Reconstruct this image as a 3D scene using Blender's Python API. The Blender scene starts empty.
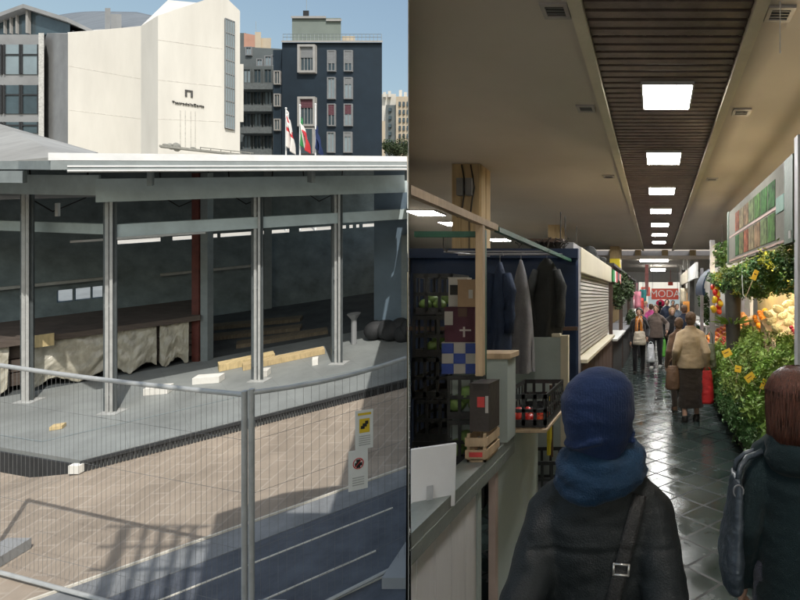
import bpy, bmesh, math, random
from mathutils import Vector, Matrix, noise
from mathutils.bvhtree import BVHTree
random.seed(11)
S = bpy.context.scene
COL = S.collection
R = math.radians

# ---------------------------------------------------------------- camera, sky, sun, exposure
EYE = 1.87
FP, CX, CY = 520.0, 656.0, 297.0          # focal length and principal point in photo pixels (800 x 600)
cd = bpy.data.cameras.new('camera')
cam = bpy.data.objects.new('camera', cd)
COL.objects.link(cam)
cam.location = (0, 0, EYE)
cam.rotation_euler = (R(90), 0, 0)
cd.sensor_fit = 'HORIZONTAL'
cd.sensor_width = 36
cd.lens = 36 * FP / 800
cd.shift_x = -(CX - 400) / 800
cd.shift_y = (CY - 300) / 800
cd.clip_start = 0.05
cd.clip_end = 2000
S.camera = cam

SUN_AZ, SUN_EL = R(142), R(52)            # azimuth clockwise from +Y
w = bpy.data.worlds.new('World')
S.world = w
w.use_nodes = True
nt = w.node_tree
bg = nt.nodes['Background']
sky = nt.nodes.new('ShaderNodeTexSky')
sky.sky_type = 'NISHITA'
sky.sun_disc = False
sky.sun_elevation = SUN_EL
sky.sun_rotation = SUN_AZ
sky.air_density = 2.0
sky.dust_density = 3.0
sky.ozone_density = 1.6
nt.links.new(sky.outputs[0], bg.inputs['Color'])
bg.inputs['Strength'].default_value = 0.15
sl = bpy.data.lights.new('sun', 'SUN')
sl.energy = 3.5
sl.angle = R(0.5)
sl.color = (1, 0.955, 0.88)
so = bpy.data.objects.new('sun', sl)
COL.objects.link(so)
sd = Vector((math.sin(SUN_AZ) * math.cos(SUN_EL), math.cos(SUN_AZ) * math.cos(SUN_EL), math.sin(SUN_EL)))
so.rotation_euler = sd.to_track_quat('Z', 'Y').to_euler()
so.location = (5, -8, 20)
S.view_settings.view_transform = 'Standard'
S.view_settings.look = 'None'
S.view_settings.exposure = 0
S.view_settings.gamma = 1
S.view_settings.use_curve_mapping = False
S.render.engine = 'CYCLES'
S.cycles.use_denoising = True
S.cycles.max_bounces = 8
S.cycles.diffuse_bounces = 5
S.cycles.sample_clamp_indirect = 4

PANEL_E = 80.0                            # ceiling panels
# ---------------------------------------------------------------- helpers
def P(px, py, Y):
    return Vector(((px - CX) / FP * Y, Y, EYE - (py - CY) / FP * Y))

def X(px, Y):
    return (px - CX) / FP * Y

WK = (408 - CX) / FP                      # the hall's west wall runs along x = WK * y
SL, G0 = 0.25385, EYE - 3.8               # the plaza outside climbs away from the hall

def gz(y, h=0):
    return G0 + SL * y + h

class MB:
    def __init__(s):
        s.v, s.f, s.m = [], [], []
        s.mi = 0
    def add(s, vs, fs):
        n = len(s.v)
        s.v += [Vector(q) for q in vs]
        s.f += [tuple(i + n for i in f) for f in fs]
        s.m += [s.mi] * len(fs)
        return s
    def box(s, a, b):
        x0, x1 = sorted((a[0], b[0])); y0, y1 = sorted((a[1], b[1])); z0, z1 = sorted((a[2], b[2]))
        return s.add([(x0,y0,z0),(x1,y0,z0),(x1,y1,z0),(x0,y1,z0),(x0,y0,z1),(x1,y0,z1),(x1,y1,z1),(x0,y1,z1)],
              [(0,3,2,1),(4,5,6,7),(0,1,5,4),(1,2,6,5),(2,3,7,6),(3,0,4,7)])
    def obox(s, o, u, v, w):
        o, u, v, w = Vector(o), Vector(u), Vector(v), Vector(w)
        c = [o, o+u, o+u+v, o+v, o+w, o+u+w, o+u+v+w, o+v+w]
        return s.add(c, [(0,3,2,1),(4,5,6,7),(0,1,5,4),(1,2,6,5),(2,3,7,6),(3,0,4,7)])
    def prism(s, poly, z0, z1):
        n = len(poly)
        f0 = z0 if callable(z0) else (lambda i: z0)
        f1 = z1 if callable(z1) else (lambda i: z1)
        vs = [(p[0], p[1], f0(i)) for i, p in enumerate(poly)] + [(p[0], p[1], f1(i)) for i, p in enumerate(poly)]
        fs = [tuple(range(n))[::-1], tuple(range(n, 2*n))] + [(i, (i+1) % n, n + (i+1) % n, n + i) for i in range(n)]
        return s.add(vs, fs)
    def tube(s, p0, p1, r0, r1=None, n=8):
        p0, p1 = Vector(p0), Vector(p1)
        r1 = r0 if r1 is None else r1
        d = (p1 - p0)
        q = d.to_track_quat('Z', 'Y')
        vs = []
        for p, r in ((p0, r0), (p1, r1)):
            for k in range(n):
                a = 2 * math.pi * k / n
                vs.append(p + q @ Vector((math.cos(a) * r, math.sin(a) * r, 0)))
        return s.add(vs, [tuple(range(n))[::-1], tuple(range(n, 2*n))] + [(k, (k+1) % n, n+(k+1) % n, n+k) for k in range(n)])
    def path(s, pts, r, n=8):
        pts = [Vector(p) for p in pts]
        rs = r if isinstance(r, (list, tuple)) else [r] * len(pts)
        vs = []
        for i, p in enumerate(pts):
            d = (pts[min(i+1, len(pts)-1)] - pts[max(i-1, 0)])
            q = d.to_track_quat('Z', 'Y')
            for k in range(n):
                a = 2 * math.pi * k / n
                vs.append(p + q @ Vector((math.cos(a) * rs[i], math.sin(a) * rs[i], 0)))
        m = len(pts)
        fs = [tuple(range(n))[::-1], tuple(range((m-1)*n, m*n))]
        for i in range(m-1):
            fs += [(i*n+k, i*n+(k+1) % n, (i+1)*n+(k+1) % n, (i+1)*n+k) for k in range(n)]
        return s.add(vs, fs)
    def loft(s, rings, n=20):
        """rings of (z, cx, cy, rx, ry)"""
        vs = []
        for z, cx, cy, rx, ry in rings:
            for k in range(n):
                a = 2 * math.pi * k / n
                vs.append((cx + math.cos(a) * rx, cy + math.sin(a) * ry, z))
        m = len(rings)
        fs = [tuple(range(n))[::-1], tuple(range((m-1)*n, m*n))]
        for i in range(m-1):
            fs += [(i*n+k, i*n+(k+1) % n, (i+1)*n+(k+1) % n, (i+1)*n+k) for k in range(n)]
        return s.add(vs, fs)
    def ell(s, c, r, n=14, m=9, rot=None):
        c = Vector(c)
        r = (r, r, r) if not isinstance(r, (tuple, list)) else r
        vs = [Vector((0, 0, -r[2]))]
        for i in range(1, m):
            t = math.pi * i / m - math.pi / 2
            for k in range(n):
                a = 2 * math.pi * k / n
                vs.append(Vector((math.cos(a)*math.cos(t)*r[0], math.sin(a)*math.cos(t)*r[1], math.sin(t)*r[2])))
        vs.append(Vector((0, 0, r[2])))
        if rot is not None:
            vs = [rot @ q for q in vs]
        vs = [q + c for q in vs]
        fs = [(0, 1 + (k+1) % n, 1 + k) for k in range(n)]
        for i in range(m-2):
            b = 1 + i*n
            fs += [(b+k, b+(k+1) % n, b+n+(k+1) % n, b+n+k) for k in range(n)]
        b = 1 + (m-2)*n
        fs += [(b+k, b+(k+1) % n, len(vs)-1) for k in range(n)]
        return s.add(vs, fs)
    def grid(s, fn, nu, nv, closed=False):
        vs = [fn(i/nu, j/nv) for j in range(nv+1) for i in range(nu+1)]
        return s.add(vs, [(j*(nu+1)+i, j*(nu+1)+i+1, (j+1)*(nu+1)+i+1, (j+1)*(nu+1)+i) for j in range(nv) for i in range(nu)])
    def sheet(s, fn, nu, nv, th):
        """a grid with thickness; fn gives a point"""
        n0 = len(s.v)
        a = [Vector(fn(i/nu, j/nv)) for j in range(nv+1) for i in range(nu+1)]
        def idx(i, j): return j*(nu+1)+i
        nrm = []
        for j in range(nv+1):
            for i in range(nu+1):
                du = a[idx(min(i+1, nu), j)] - a[idx(max(i-1, 0), j)]
                dv = a[idx(i, min(j+1, nv))] - a[idx(i, max(j-1, 0))]
                q = du.cross(dv)
                nrm.append(q.normalized() if q.length > 1e-9 else Vector((0, 0, 1)))
        N = len(a)
        vs = a + [p - q * th for p, q in zip(a, nrm)]
        fs = []
        for j in range(nv):
            for i in range(nu):
                q = (idx(i, j), idx(i+1, j), idx(i+1, j+1), idx(i, j+1))
                fs.append(q); fs.append(tuple(k + N for k in q[::-1]))
        for i in range(nu):
            fs.append((idx(i+1, 0), idx(i, 0), idx(i, 0)+N, idx(i+1, 0)+N))
            fs.append((idx(i, nv), idx(i+1, nv), idx(i+1, nv)+N, idx(i, nv)+N))
        for j in range(nv):
            fs.append((idx(0, j), idx(0, j+1), idx(0, j+1)+N, idx(0, j)+N))
            fs.append((idx(nu, j+1), idx(nu, j), idx(nu, j)+N, idx(nu, j+1)+N))
        return s.add(vs, fs)
    def shear(s, start=0):
        for q in s.v[start:]:
            q.z += gz(q.y)
        return s
    def xf(s, M, start=0):
        for i in range(start, len(s.v)):
            s.v[i] = M @ s.v[i]
        return s
    def mesh(s, name, mats, smooth=False, clip=0, bevel=0):
        me = bpy.data.meshes.new(name)
        me.from_pydata([tuple(q) for q in s.v], [], s.f)
        for m in (mats if isinstance(mats, (list, tuple)) else [mats]):
            me.materials.append(m)
        if any(s.m):
            me.polygons.foreach_set('material_index', s.m)
        bm = bmesh.new(); bm.from_mesh(me)
        if clip:
            was_open = any(e.is_boundary for e in bm.edges)
            bmesh.ops.bisect_plane(bm, geom=bm.verts[:] + bm.edges[:] + bm.faces[:], plane_co=(-0.02 if clip > 0 else 0.012, 0, 0),
                                   plane_no=(1, -WK, 0), clear_outer=clip > 0, clear_inner=clip < 0)
            ed = [e for e in bm.edges if e.is_boundary]
            if ed and not was_open:
                bmesh.ops.holes_fill(bm, edges=ed, sides=0)
        bmesh.ops.recalc_face_normals(bm, faces=bm.faces[:])
        if bevel:
            bmesh.ops.bevel(bm, geom=bm.edges[:], offset=bevel, segments=2, affect='EDGES', profile=0.6)
        bm.to_mesh(me); bm.free()
        if smooth:
            me.polygons.foreach_set('use_smooth', [True] * len(me.polygons))
            if smooth != 'all':
                me.set_sharp_from_angle(angle=R(40))
        return me
    def build(s, name, mats, parent=None, smooth=False, clip=0, bevel=0):
        return link(name, s.mesh(name, mats, smooth, clip, bevel), parent)

def link(name, me, parent=None):
    o = bpy.data.objects.new(name, me)
    COL.objects.link(o)
    if parent is not None:
        o.parent = parent
        if parent.matrix_basis != Matrix.Identity(4):
            root = parent
            while root.parent: root = root.parent
            if root == parent:
                o.matrix_parent_inverse = parent.matrix_basis.inverted()
    return o

def tag(o, label=None, cat=None, group=None, kind=None):
    if label: o['label'] = label
    if cat: o['category'] = cat
    if group: o['group'] = group
    if kind: o['kind'] = kind
    return o

def thing(name, label, cat, loc=(0, 0, 0), rz=0, group=None):
    o = bpy.data.objects.new(name, None)
    COL.objects.link(o)
    o.location = loc
    o.rotation_euler = (0, 0, rz)
    o.empty_display_size = 0.1
    return tag(o, label, cat, group)

def struct(o):
    o['kind'] = 'structure'
    return o

def kids(o):
    return [c for c in bpy.data.objects if c.parent == o]

def copy_tree(o, loc, rz=0, label=None, parent=None, sc=None):
    c = o.copy()
    COL.objects.link(c)
    if parent is None:
        c.location = loc
        c.rotation_euler = (0, 0, rz)
        if sc: c.scale = sc if isinstance(sc, tuple) else (sc,) * 3
        if label: c['label'] = label
    else:
        c.parent = parent
    for ch in kids(o):
        copy_tree(ch, None, parent=c)
    return c

# ---------------------------------------------------------------- materials
def mat(name, col, rough=0.7, metal=0, var=0.25, scale=6, bump=0.15, bscale=None, spec=0.4, sheen=0, rnd=0, stretch=None,
        rvar=0.0, trans=0, dirt=0):
    m = bpy.data.materials.new(name)
    m.use_nodes = True
    n, l = m.node_tree.nodes, m.node_tree.links
    b = n['Principled BSDF']
    b.inputs['Roughness'].default_value = rough
    b.inputs['Metallic'].default_value = metal
    b.inputs['Specular IOR Level'].default_value = spec
    if sheen:
        b.inputs['Sheen Weight'].default_value = sheen
        b.inputs['Sheen Roughness'].default_value = 0.5
    tc = n.new('ShaderNodeTexCoord')
    mp = n.new('ShaderNodeMapping')
    l.new(tc.outputs['Object'], mp.inputs['Vector'])
    if stretch: mp.inputs['Scale'].default_value = stretch
    nz = n.new('ShaderNodeTexNoise')
    nz.inputs['Scale'].default_value = scale
    nz.inputs['Detail'].default_value = 6
    nz.inputs['Roughness'].default_value = 0.62
    l.new(mp.outputs[0], nz.inputs['Vector'])
    rp = n.new('ShaderNodeValToRGB')
    rp.color_ramp.elements[0].position = 0.3
    rp.color_ramp.elements[1].position = 0.72
    c = Vector(col[:3])
    rp.color_ramp.elements[0].color = (*[max(0, q * (1 - var)) for q in c], 1)
    rp.color_ramp.elements[1].color = (*[min(1, q * (1 + var)) for q in c], 1)
    l.new(nz.outputs['Fac'], rp.inputs['Fac'])
    out = rp.outputs['Color']
    if dirt:
        n2 = n.new('ShaderNodeTexNoise'); n2.inputs['Scale'].default_value = scale * 0.23; n2.inputs['Detail'].default_value = 8
        l.new(mp.outputs[0], n2.inputs['Vector'])
        r2 = n.new('ShaderNodeValToRGB'); r2.color_ramp.elements[0].position = 0.42; r2.color_ramp.elements[1].position = 0.66
        l.new(n2.outputs['Fac'], r2.inputs['Fac'])
        mm = n.new('ShaderNodeMath'); mm.operation = 'MULTIPLY'; mm.inputs[1].default_value = dirt
        l.new(r2.outputs['Color'], mm.inputs[0])
        mx = n.new('ShaderNodeMix'); mx.data_type = 'RGBA'
        mx.inputs['B'].default_value = (c[0]*0.45, c[1]*0.42, c[2]*0.38, 1)
        l.new(mm.outputs[0], mx.inputs['Factor']); l.new(out, mx.inputs['A'])
        out = mx.outputs['Result']
    if rnd:
        oi = n.new('ShaderNodeObjectInfo')
        hs = n.new('ShaderNodeHueSaturation')
        mr = n.new('ShaderNodeMapRange'); mr.inputs['To Min'].default_value = 1 - rnd; mr.inputs['To Max'].default_value = 1 + rnd
        l.new(oi.outputs['Random'], mr.inputs['Value']); l.new(mr.outputs[0], hs.inputs['Value'])
        mh = n.new('ShaderNodeMapRange'); mh.inputs['To Min'].default_value = 0.5 - rnd * 0.05; mh.inputs['To Max'].default_value = 0.5 + rnd * 0.05
        l.new(oi.outputs['Random'], mh.inputs['Value']); l.new(mh.outputs[0], hs.inputs['Hue'])
        l.new(out, hs.inputs['Color']); out = hs.outputs['Color']
    l.new(out, b.inputs['Base Color'])
    if rvar:
        mr = n.new('ShaderNodeMapRange'); mr.inputs['To Min'].default_value = max(0.02, rough - rvar); mr.inputs['To Max'].default_value = min(1, rough + rvar)
        l.new(nz.outputs['Fac'], mr.inputs['Value']); l.new(mr.outputs[0], b.inputs['Roughness'])
    if trans:
        b.inputs['Transmission Weight'].default_value = trans
    if bump:
        nb = n.new('ShaderNodeTexNoise')
        nb.inputs['Scale'].default_value = bscale or scale * 6
        nb.inputs['Detail'].default_value = 4
        l.new(mp.outputs[0], nb.inputs['Vector'])
        bp = n.new('ShaderNodeBump')
        bp.inputs['Strength'].default_value = bump
        bp.inputs['Distance'].default_value = 0.02
        l.new(nb.outputs['Fac'], bp.inputs['Height'])
        l.new(bp.outputs[0], b.inputs['Normal'])
    return m

def emit(name, col, e):
    m = bpy.data.materials.new(name)
    m.use_nodes = True
    b = m.node_tree.nodes['Principled BSDF']
    b.inputs['Base Color'].default_value = (*col, 1)
    b.inputs['Emission Color'].default_value = (*col, 1)
    b.inputs['Emission Strength'].default_value = e
    return m

def brick_mat(name, c1, c2, mortar, bw, bh, ms, rot=0, rough=0.8, bump=0.4, rvar=None, offset=0.5, var=0.35, nscale=3, spec=0.4):
    m = bpy.data.materials.new(name)
    m.use_nodes = True
    n, l = m.node_tree.nodes, m.node_tree.links
    b = n['Principled BSDF']
    b.inputs['Roughness'].default_value = rough
    b.inputs['Specular IOR Level'].default_value = spec
    tc = n.new('ShaderNodeTexCoord'); mp = n.new('ShaderNodeMapping')
    mp.inputs['Rotation'].default_value = (0, 0, rot)
    l.new(tc.outputs['Object'], mp.inputs['Vector'])
    br = n.new('ShaderNodeTexBrick')
    br.offset = offset
    br.inputs['Color1'].default_value = (*c1, 1); br.inputs['Color2'].default_value = (*c2, 1); br.inputs['Mortar'].default_value = (*mortar, 1)
    br.inputs['Scale'].default_value = 1
    br.inputs['Brick Width'].default_value = bw; br.inputs['Row Height'].default_value = bh
    br.inputs['Mortar Size'].default_value = ms; br.inputs['Mortar Smooth'].default_value = 0.2
    l.new(mp.outputs[0], br.inputs['Vector'])
    nz = n.new('ShaderNodeTexNoise'); nz.inputs['Scale'].default_value = nscale; nz.inputs['Detail'].default_value = 8; nz.inputs['Roughness'].default_value = 0.65
    l.new(mp.outputs[0], nz.inputs['Vector'])
    mr = n.new('ShaderNodeMapRange'); mr.inputs['From Min'].default_value = 0.3; mr.inputs['From Max'].default_value = 0.7
    mr.inputs['To Min'].default_value = 1 - var; mr.inputs['To Max'].default_value = 1 + var
    l.new(nz.outputs['Fac'], mr.inputs['Value'])
    mx = n.new('ShaderNodeMix'); mx.data_type = 'RGBA'; mx.blend_type = 'MULTIPLY'; mx.inputs['Factor'].default_value = 1
    l.new(br.outputs['Color'], mx.inputs['A']); l.new(mr.outputs[0], mx.inputs['B'])
    l.new(mx.outputs['Result'], b.inputs['Base Color'])
    if rvar:
        m2 = n.new('ShaderNodeMapRange'); m2.inputs['From Min'].default_value = 0.35; m2.inputs['From Max'].default_value = 0.7
        m2.inputs['To Min'].default_value = rvar[0]; m2.inputs['To Max'].default_value = rvar[1]
        l.new(nz.outputs['Fac'], m2.inputs['Value'])
        ma = n.new('ShaderNodeMath'); ma.operation = 'MULTIPLY_ADD'; ma.inputs[1].default_value = 0.35
        l.new(br.outputs['Fac'], ma.inputs[0]); l.new(m2.outputs[0], ma.inputs[2])
        l.new(ma.outputs[0], b.inputs['Roughness'])
    bp = n.new('ShaderNodeBump'); bp.inputs['Strength'].default_value = bump; bp.inputs['Distance'].default_value = 0.01
    ad = n.new('ShaderNodeMath'); ad.operation = 'MULTIPLY_ADD'; ad.inputs[1].default_value = -1.0
    l.new(br.outputs['Fac'], ad.inputs[0]); l.new(nz.outputs['Fac'], ad.inputs[2])
    l.new(ad.outputs[0], bp.inputs['Height']); l.new(bp.outputs[0], b.inputs['Normal'])
    return m

M = {}
M['paver'] = brick_mat('paver', (.305, .255, .205), (.27, .225, .18), (.335, .288, .238), 0.40, 0.20, 0.013, rot=R(86), rough=.85, bump=.35, var=.22, nscale=1.6)
M['grey_pave'] = mat('grey_pave', (.20, .21, .22), .75, var=.25, scale=3, bump=.3, dirt=.4)
M['dark_pave'] = mat('dark_pave', (.085, .095, .115), .7, var=.3, scale=4, bump=.3)
M['pale_stone'] = mat('pale_stone', (.6, .57, .5), .8, var=.2, scale=8)
M['terrain'] = mat('terrain', (.42, .40, .36), .9, var=.25, scale=.6, bump=.3)
M['deck'] = brick_mat('deck', (.225, .242, .240), (.22, .236, .235), (.20, .215, .213), 1.2, 0.6, 0.006, rot=R(41), rough=.5, bump=.08, var=.22, nscale=1.3)
M['galv'] = mat('galv', (.40, .41, .405), .5, metal=.1, var=.15, scale=9, bump=.08)
M['frame_grey'] = mat('frame_grey', (.24, .275, .285), .5, metal=.2, var=.15, scale=5, bump=.06)
M['wire'] = mat('wire', (.16, .165, .165), .6, metal=0, bump=0)
M['beam_grey'] = mat('beam_grey', (.46, .54, .55), .55, var=.12, scale=4, bump=.06)
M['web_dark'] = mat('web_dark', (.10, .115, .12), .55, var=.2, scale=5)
M['alu'] = mat('alu', (.72, .73, .74), .45, metal=.25, var=.08, scale=5, bump=.05)
M['soffit'] = mat('soffit', (.24, .27, .275), .6, var=.15, scale=4, bump=.08)
M['interior'] = mat('interior', (.20, .25, .27), .8, var=.3, scale=3)
M['blue_panel'] = mat('blue_panel', (.16, .22, .28), .5, var=.15, scale=2)
M['roof_grey'] = mat('roof_grey', (.30, .30, .29), .85, var=.15, scale=2, bump=.3, dirt=.3)
M['red_steel'] = mat('red_steel', (.12, .035, .028), .6, var=.25, scale=8)
M['brown_board'] = mat('brown_board', (.085, .066, .055), .7, var=.3, scale=4, stretch=(1, 1, 8))
M['plastic_wrap'] = mat('plastic_wrap', (.42, .40, .33), .25, var=.3, scale=5, bump=.3, bscale=20, spec=.6, dirt=.35, stretch=(1.5, 1.5, .6))
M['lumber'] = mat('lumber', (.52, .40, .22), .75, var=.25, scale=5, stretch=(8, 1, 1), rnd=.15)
M['old_lumber'] = mat('old_lumber', (.17, .14, .10), .8, var=.3, scale=5, stretch=(8, 1, 1))  # darker brown than the other lumber
M['white_block'] = mat('white_block', (.75, .74, .7), .8, var=.08)
M['bracket_dark'] = mat('bracket_dark', (.03, .032, .035), .7)
M['white_conc'] = mat('white_conc', (.655, .64, .595), .85, var=.07, scale=.5, bump=.15, bscale=2, dirt=.22, stretch=(1.6, 1.6, .3))
M['conc'] = mat('conc', (.29, .30, .31), .85, var=.15, scale=.6, bump=.2, dirt=.25)
M['dark_glass'] = mat('dark_glass', (.05, .075, .09), .12, var=.4, scale=.4, bump=0, spec=.8)
M['pale_glass'] = mat('pale_glass', (.24, .30, .33), .25, var=.15, scale=.5, bump=0, spec=.6)
M['navy_tile'] = brick_mat('navy_tile', (.022, .038, .055), (.019, .033, .049), (.016, .028, .042), .5, .25, .02, rough=.55, bump=.1, var=.18, nscale=.5)
M['apt_grey'] = mat('apt_grey', (.13, .15, .155), .85, var=.15, scale=.4, dirt=.3)
M['apt_cream'] = mat('apt_cream', (.55, .47, .36), .85, var=.12, scale=.4, dirt=.2)
M['apt_pink'] = mat('apt_pink', (.5, .28, .21), .85, var=.12, scale=.4)
M['apt_white'] = mat('apt_white', (.62, .6, .55), .85, var=.1, scale=.4)
M['shutter_w'] = mat('shutter_w', (.235, .245, .255), .7, var=.1, scale=2)
M['frame_w'] = mat('frame_w', (.36, .355, .345), .7, var=.1, scale=2)
M['red_awn'] = mat('red_awn', (.13, .055, .07), .8)
M['sign_grey'] = mat('sign_grey', (.06, .06, .06), .6)
M['flag_white'] = mat('flag_white', (.75, .72, .70), .8, var=.05)
M['flag_red'] = mat('flag_red', (.55, .04, .05), .8, var=.1)
M['flag_green'] = mat('flag_green', (.04, .25, .08), .8, var=.1)
M['flag_blue'] = mat('flag_blue', (.015, .03, .10), .8, var=.1)
M['bark'] = mat('bark', (.10, .075, .05), .9, scale=10, bump=.5)
M['leaf'] = mat('leaf', (.055, .085, .035), .7, var=.5, scale=3, bump=0, rnd=.2)
M['sign_white'] = mat('sign_white', (.78, .78, .75), .5, var=.04, bump=0)
M['sign_yellow'] = mat('sign_yellow', (.75, .52, .03), .5, var=.04, bump=0)
M['sign_red'] = mat('sign_red', (.55, .06, .06), .5, bump=0)
M['ink'] = mat('ink', (.02, .02, .02), .6, bump=0)
M['ink_grey'] = mat('ink_grey', (.45, .45, .43), .6, bump=0)

# ================================================================= OUTSIDE: plaza
CLIP = 1
def clip_side(o):
    return o
# unit vectors of the pavilion's long front
U = Vector((.755, .655, 0)); V = Vector((-.655, .755, 0)); W = Vector((-.977, .214, 0))
O2 = Vector((-8.03, 7.62, 0))             # foot of the corner post
CC = Vector((-7.12, 6.43, 0))             # deck corner
def F(s, t, h=0):
    q = O2 + U * s + V * t
    return Vector((q.x, q.y, h))

# far ground
mb = MB()
mb.grid(lambda a, b: (-230 + 260 * a, 3.0 + 160 * b, 0), 40, 40)
mb.shear()
for q in mb.v: q.z -= .02 + .5 * max(0, min(1, (13 - q.y) / 4))
struct(tag(mb.build('ground', M['terrain'], clip=1), 'pale ground of the plaza behind the pavilion', 'ground'))
# paving in front of the pavilion: local dip beside the deck's left edge
K0 = Vector((-4.30, 5.52, 0)); KD = Vector((.755, .655, 0)); KN = Vector((.655, -.755, 0))
def dip(x, y):
    d = (Vector((x, y, 0)) - CC)
    a = d.dot(W)
    b = d.dot(Vector((-W.y, W.x, 0)))      # + towards the viewer side
    return -0.16 * min(1, max(0, a / .8)) * min(1, max(0, 1 - (b - .2) / 2.5)) ** 2 * (3 - 2 * min(1, max(0, 1 - (b - .2) / 2.5))) if b > -3 else 0
mb = MB()
n0 = K0 - KD * 9
mb.grid(lambda a, b: (lambda q: (q.x, q.y, .004 + dip(q.x, q.y)))(n0 + KD * 24 * a - KN * 10 * b + KN * .0), 90, 60)
mb.shear()
struct(tag(mb.build('pavement', M['paver'], clip=1), 'sunlit tan brick paving in front of the pavilion', 'pavement'))
# far-side grey paving: bands beyond the kerb line
def band(name, o0, o1, h, m, s0=-9, s1=16, th=.02, label=None):
    mb = MB()
    a = K0 + KN * o0 + KD * s0; b = K0 + KN * o1 + KD * s0
    mb.obox((a.x, a.y, h - th), KD * (s1 - s0), (b - a), (0, 0, th))
    mb.shear()
    o = mb.build(name, m, clip=1)
    struct(o)
    if label: tag(o, label, 'pavement')
    return o
band('kerb', 0.005, .028, .03, M['pale_stone'], label='thin pale kerb line edging the tan brick paving')
band('footpath', .033, .40, .012, M['grey_pave'], label='narrow grey paving strip beside the kerb')
band('walkway', .405, 3.2, .008, M['dark_pave'], label='dark smooth walkway under the fence')
for k, o in enumerate((.73, 1.32, 1.72)):
    band('paving_joint', o, o + .018, .016, M['pale_stone'], s1=(1.2, .9, 16)[k], label='pale joint line in the dark walkway')

# ----------------------------------------------------------------- pavilion
pav = thing('pavilion', 'low glassless metal pavilion under construction with a flat white edged roof and grey deck', 'pavilion', (CC.x, CC.y, gz(CC.y)))
def pv(name, mb, m, parent=None, **k):
    mb.shear()
    return mb.build(name, m, parent or pav, clip=1, **k)
E1 = CC + U * 9; E2 = E1 + V * 9; E3 = CC + W * 13 + V * 9; E4 = CC + W * 13
mb = MB(); mb.prism([CC, E1, E2, E3, E4], -.02, .15)
pv('deck', mb, M['deck'])
mb = MB()                                   # slotted dark drain channel along the deck's front edge
for k in range(260):
    a = CC + U * (k * .034) + KN * .004
    mb.obox((a.x, a.y, .0), U * .024, KN * .03, (0, 0, .105))
a = CC + KN * .002
mb.obox((a.x, a.y, .105), U * 9, KN * .04, (0, 0, .035))
pv('deck_edging', mb, M['bracket_dark'])
mb = MB()                                   # side skirt below the left edge
N2 = Vector((-W.y, W.x, 0)) * 1
if N2.dot(CC - O2) < 0: N2 = -N2
a = CC + N2 * .003
mb.obox((a.x, a.y, -.3), W * 13, N2 * .02, (0, 0, .40))
pv('deck_skirt', mb, M['bracket_dark'])
mb = MB()
a = CC + U * .05 + V * .05
mb.obox(CC - Vector((.07, .02, 0)) + Vector((0, -.05, .02)), (.13, 0, 0), (0, .06, 0), (0, 0, .1))
pv('corner_cap', mb, M['white_block'])
mb = MB(); mb.prism([F(-9, 1.9), F(8, 1.9), F(8, 5.49), F(-9, 5.49)], .151, .154); pv('inner_floor', mb, mat('inner_floor', (.075, .085, .09), .7, var=.35, scale=2.5, dirt=.3))  # darker sheet on the deck, painting in the shade under the roof
# rails let into the deck
mb = MB()
a = F(-.55, -.55, .152)
mb.obox(a, U * 9, V * .03, (0, 0, .006))
mb.obox(a, W * 10, V * .03, (0, 0, .006))
pv('floor_rail', mb, M['frame_grey'])

def post(pt, h0, h1, wd=.15):
    mb = MB()
    p = Vector((pt.x, pt.y, 0))
    # two thin pale flanges in front of a dark web
    mb = MB(); mb.obox((p.x - .045, p.y, h0), U * .036, V * .1, (0, 0, h1 - h0))
    o = pv('post', mb, M['galv'])
    mb = MB(); mb.obox((p.x + .030, p.y - .01, h0), U * .032, V * .1, (0, 0, h1 - h0)); pv('post_flange', mb, M['galv'], o)
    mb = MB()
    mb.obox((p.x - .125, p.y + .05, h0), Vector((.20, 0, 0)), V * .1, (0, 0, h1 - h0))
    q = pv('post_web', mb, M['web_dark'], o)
    for h in (h0 + .25, (h0 + h1) / 2, h1 - .3):
        mb = MB(); mb.obox((p.x - .06, p.y - .004, h), U * .11, V * .02, (0, 0, .05)); pv('splice', mb, M['web_dark'], o)
    mb = MB(); mb.obox((p.x - .13, p.y - .05, .151), (.28, 0, 0), (0, .2, 0), (0, 0, .014))
    pv('base_plate', mb, M['galv'], o)
    return o
post(F(0, 0), .15, 3.26)
post(F(1.73, 0), .15, 3.26, .13)
post(F(2.90, 0), .15, 3.26, .11)
P1 = O2 + W * 1.71
post(P1, .15, 3.35)
post(O2 + W * 4.4, .15, 3.35)
# red primed column with grey twin inside
mb = MB(); a = P(196.5, 363, 9.65); mb.obox((a.x - .09, a.y, .15), (.13, 0, 0), (0, .13, 0), (0, 0, 3.5)); pv('primed_column', mb, M['red_steel'])
mb = MB(); mb.obox((a.x + .055, a.y + .02, .15), (.13, 0, 0), (0, .13, 0), (0, 0, 3.5)); pv('inner_column', mb, M['frame_grey'])
# beams over the posts
mb = MB(); mb.obox(F(-.12, -.04, 3.26), U * 8, V * .22, (0, 0, .34)); pv('front_beam', mb, M['beam_grey'])
mb = MB(); mb.obox(F(.08, .02, 2.73), U * 8, V * .12, (0, 0, .19)); pv('transom', mb, M['beam_grey'])
mb = MB(); mb.obox(F(.08, .0, 2.70), U * 1.0, V * .03, (0, 0, .035)); pv('transom_trim', mb, M['galv'])
mb = MB(); a = O2 + W * .18; mb.obox((a.x, a.y, 3.35), W * 9, V * .2, (0, 0, .3)); pv('side_beam', mb, M['beam_grey'])
mb = MB(); a = O2 + W * .1; mb.obox((a.x, a.y + .35, 2.72), W * 9, V * .12, (0, 0, .16)); pv('side_transom', mb, M['beam_grey'])
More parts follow.
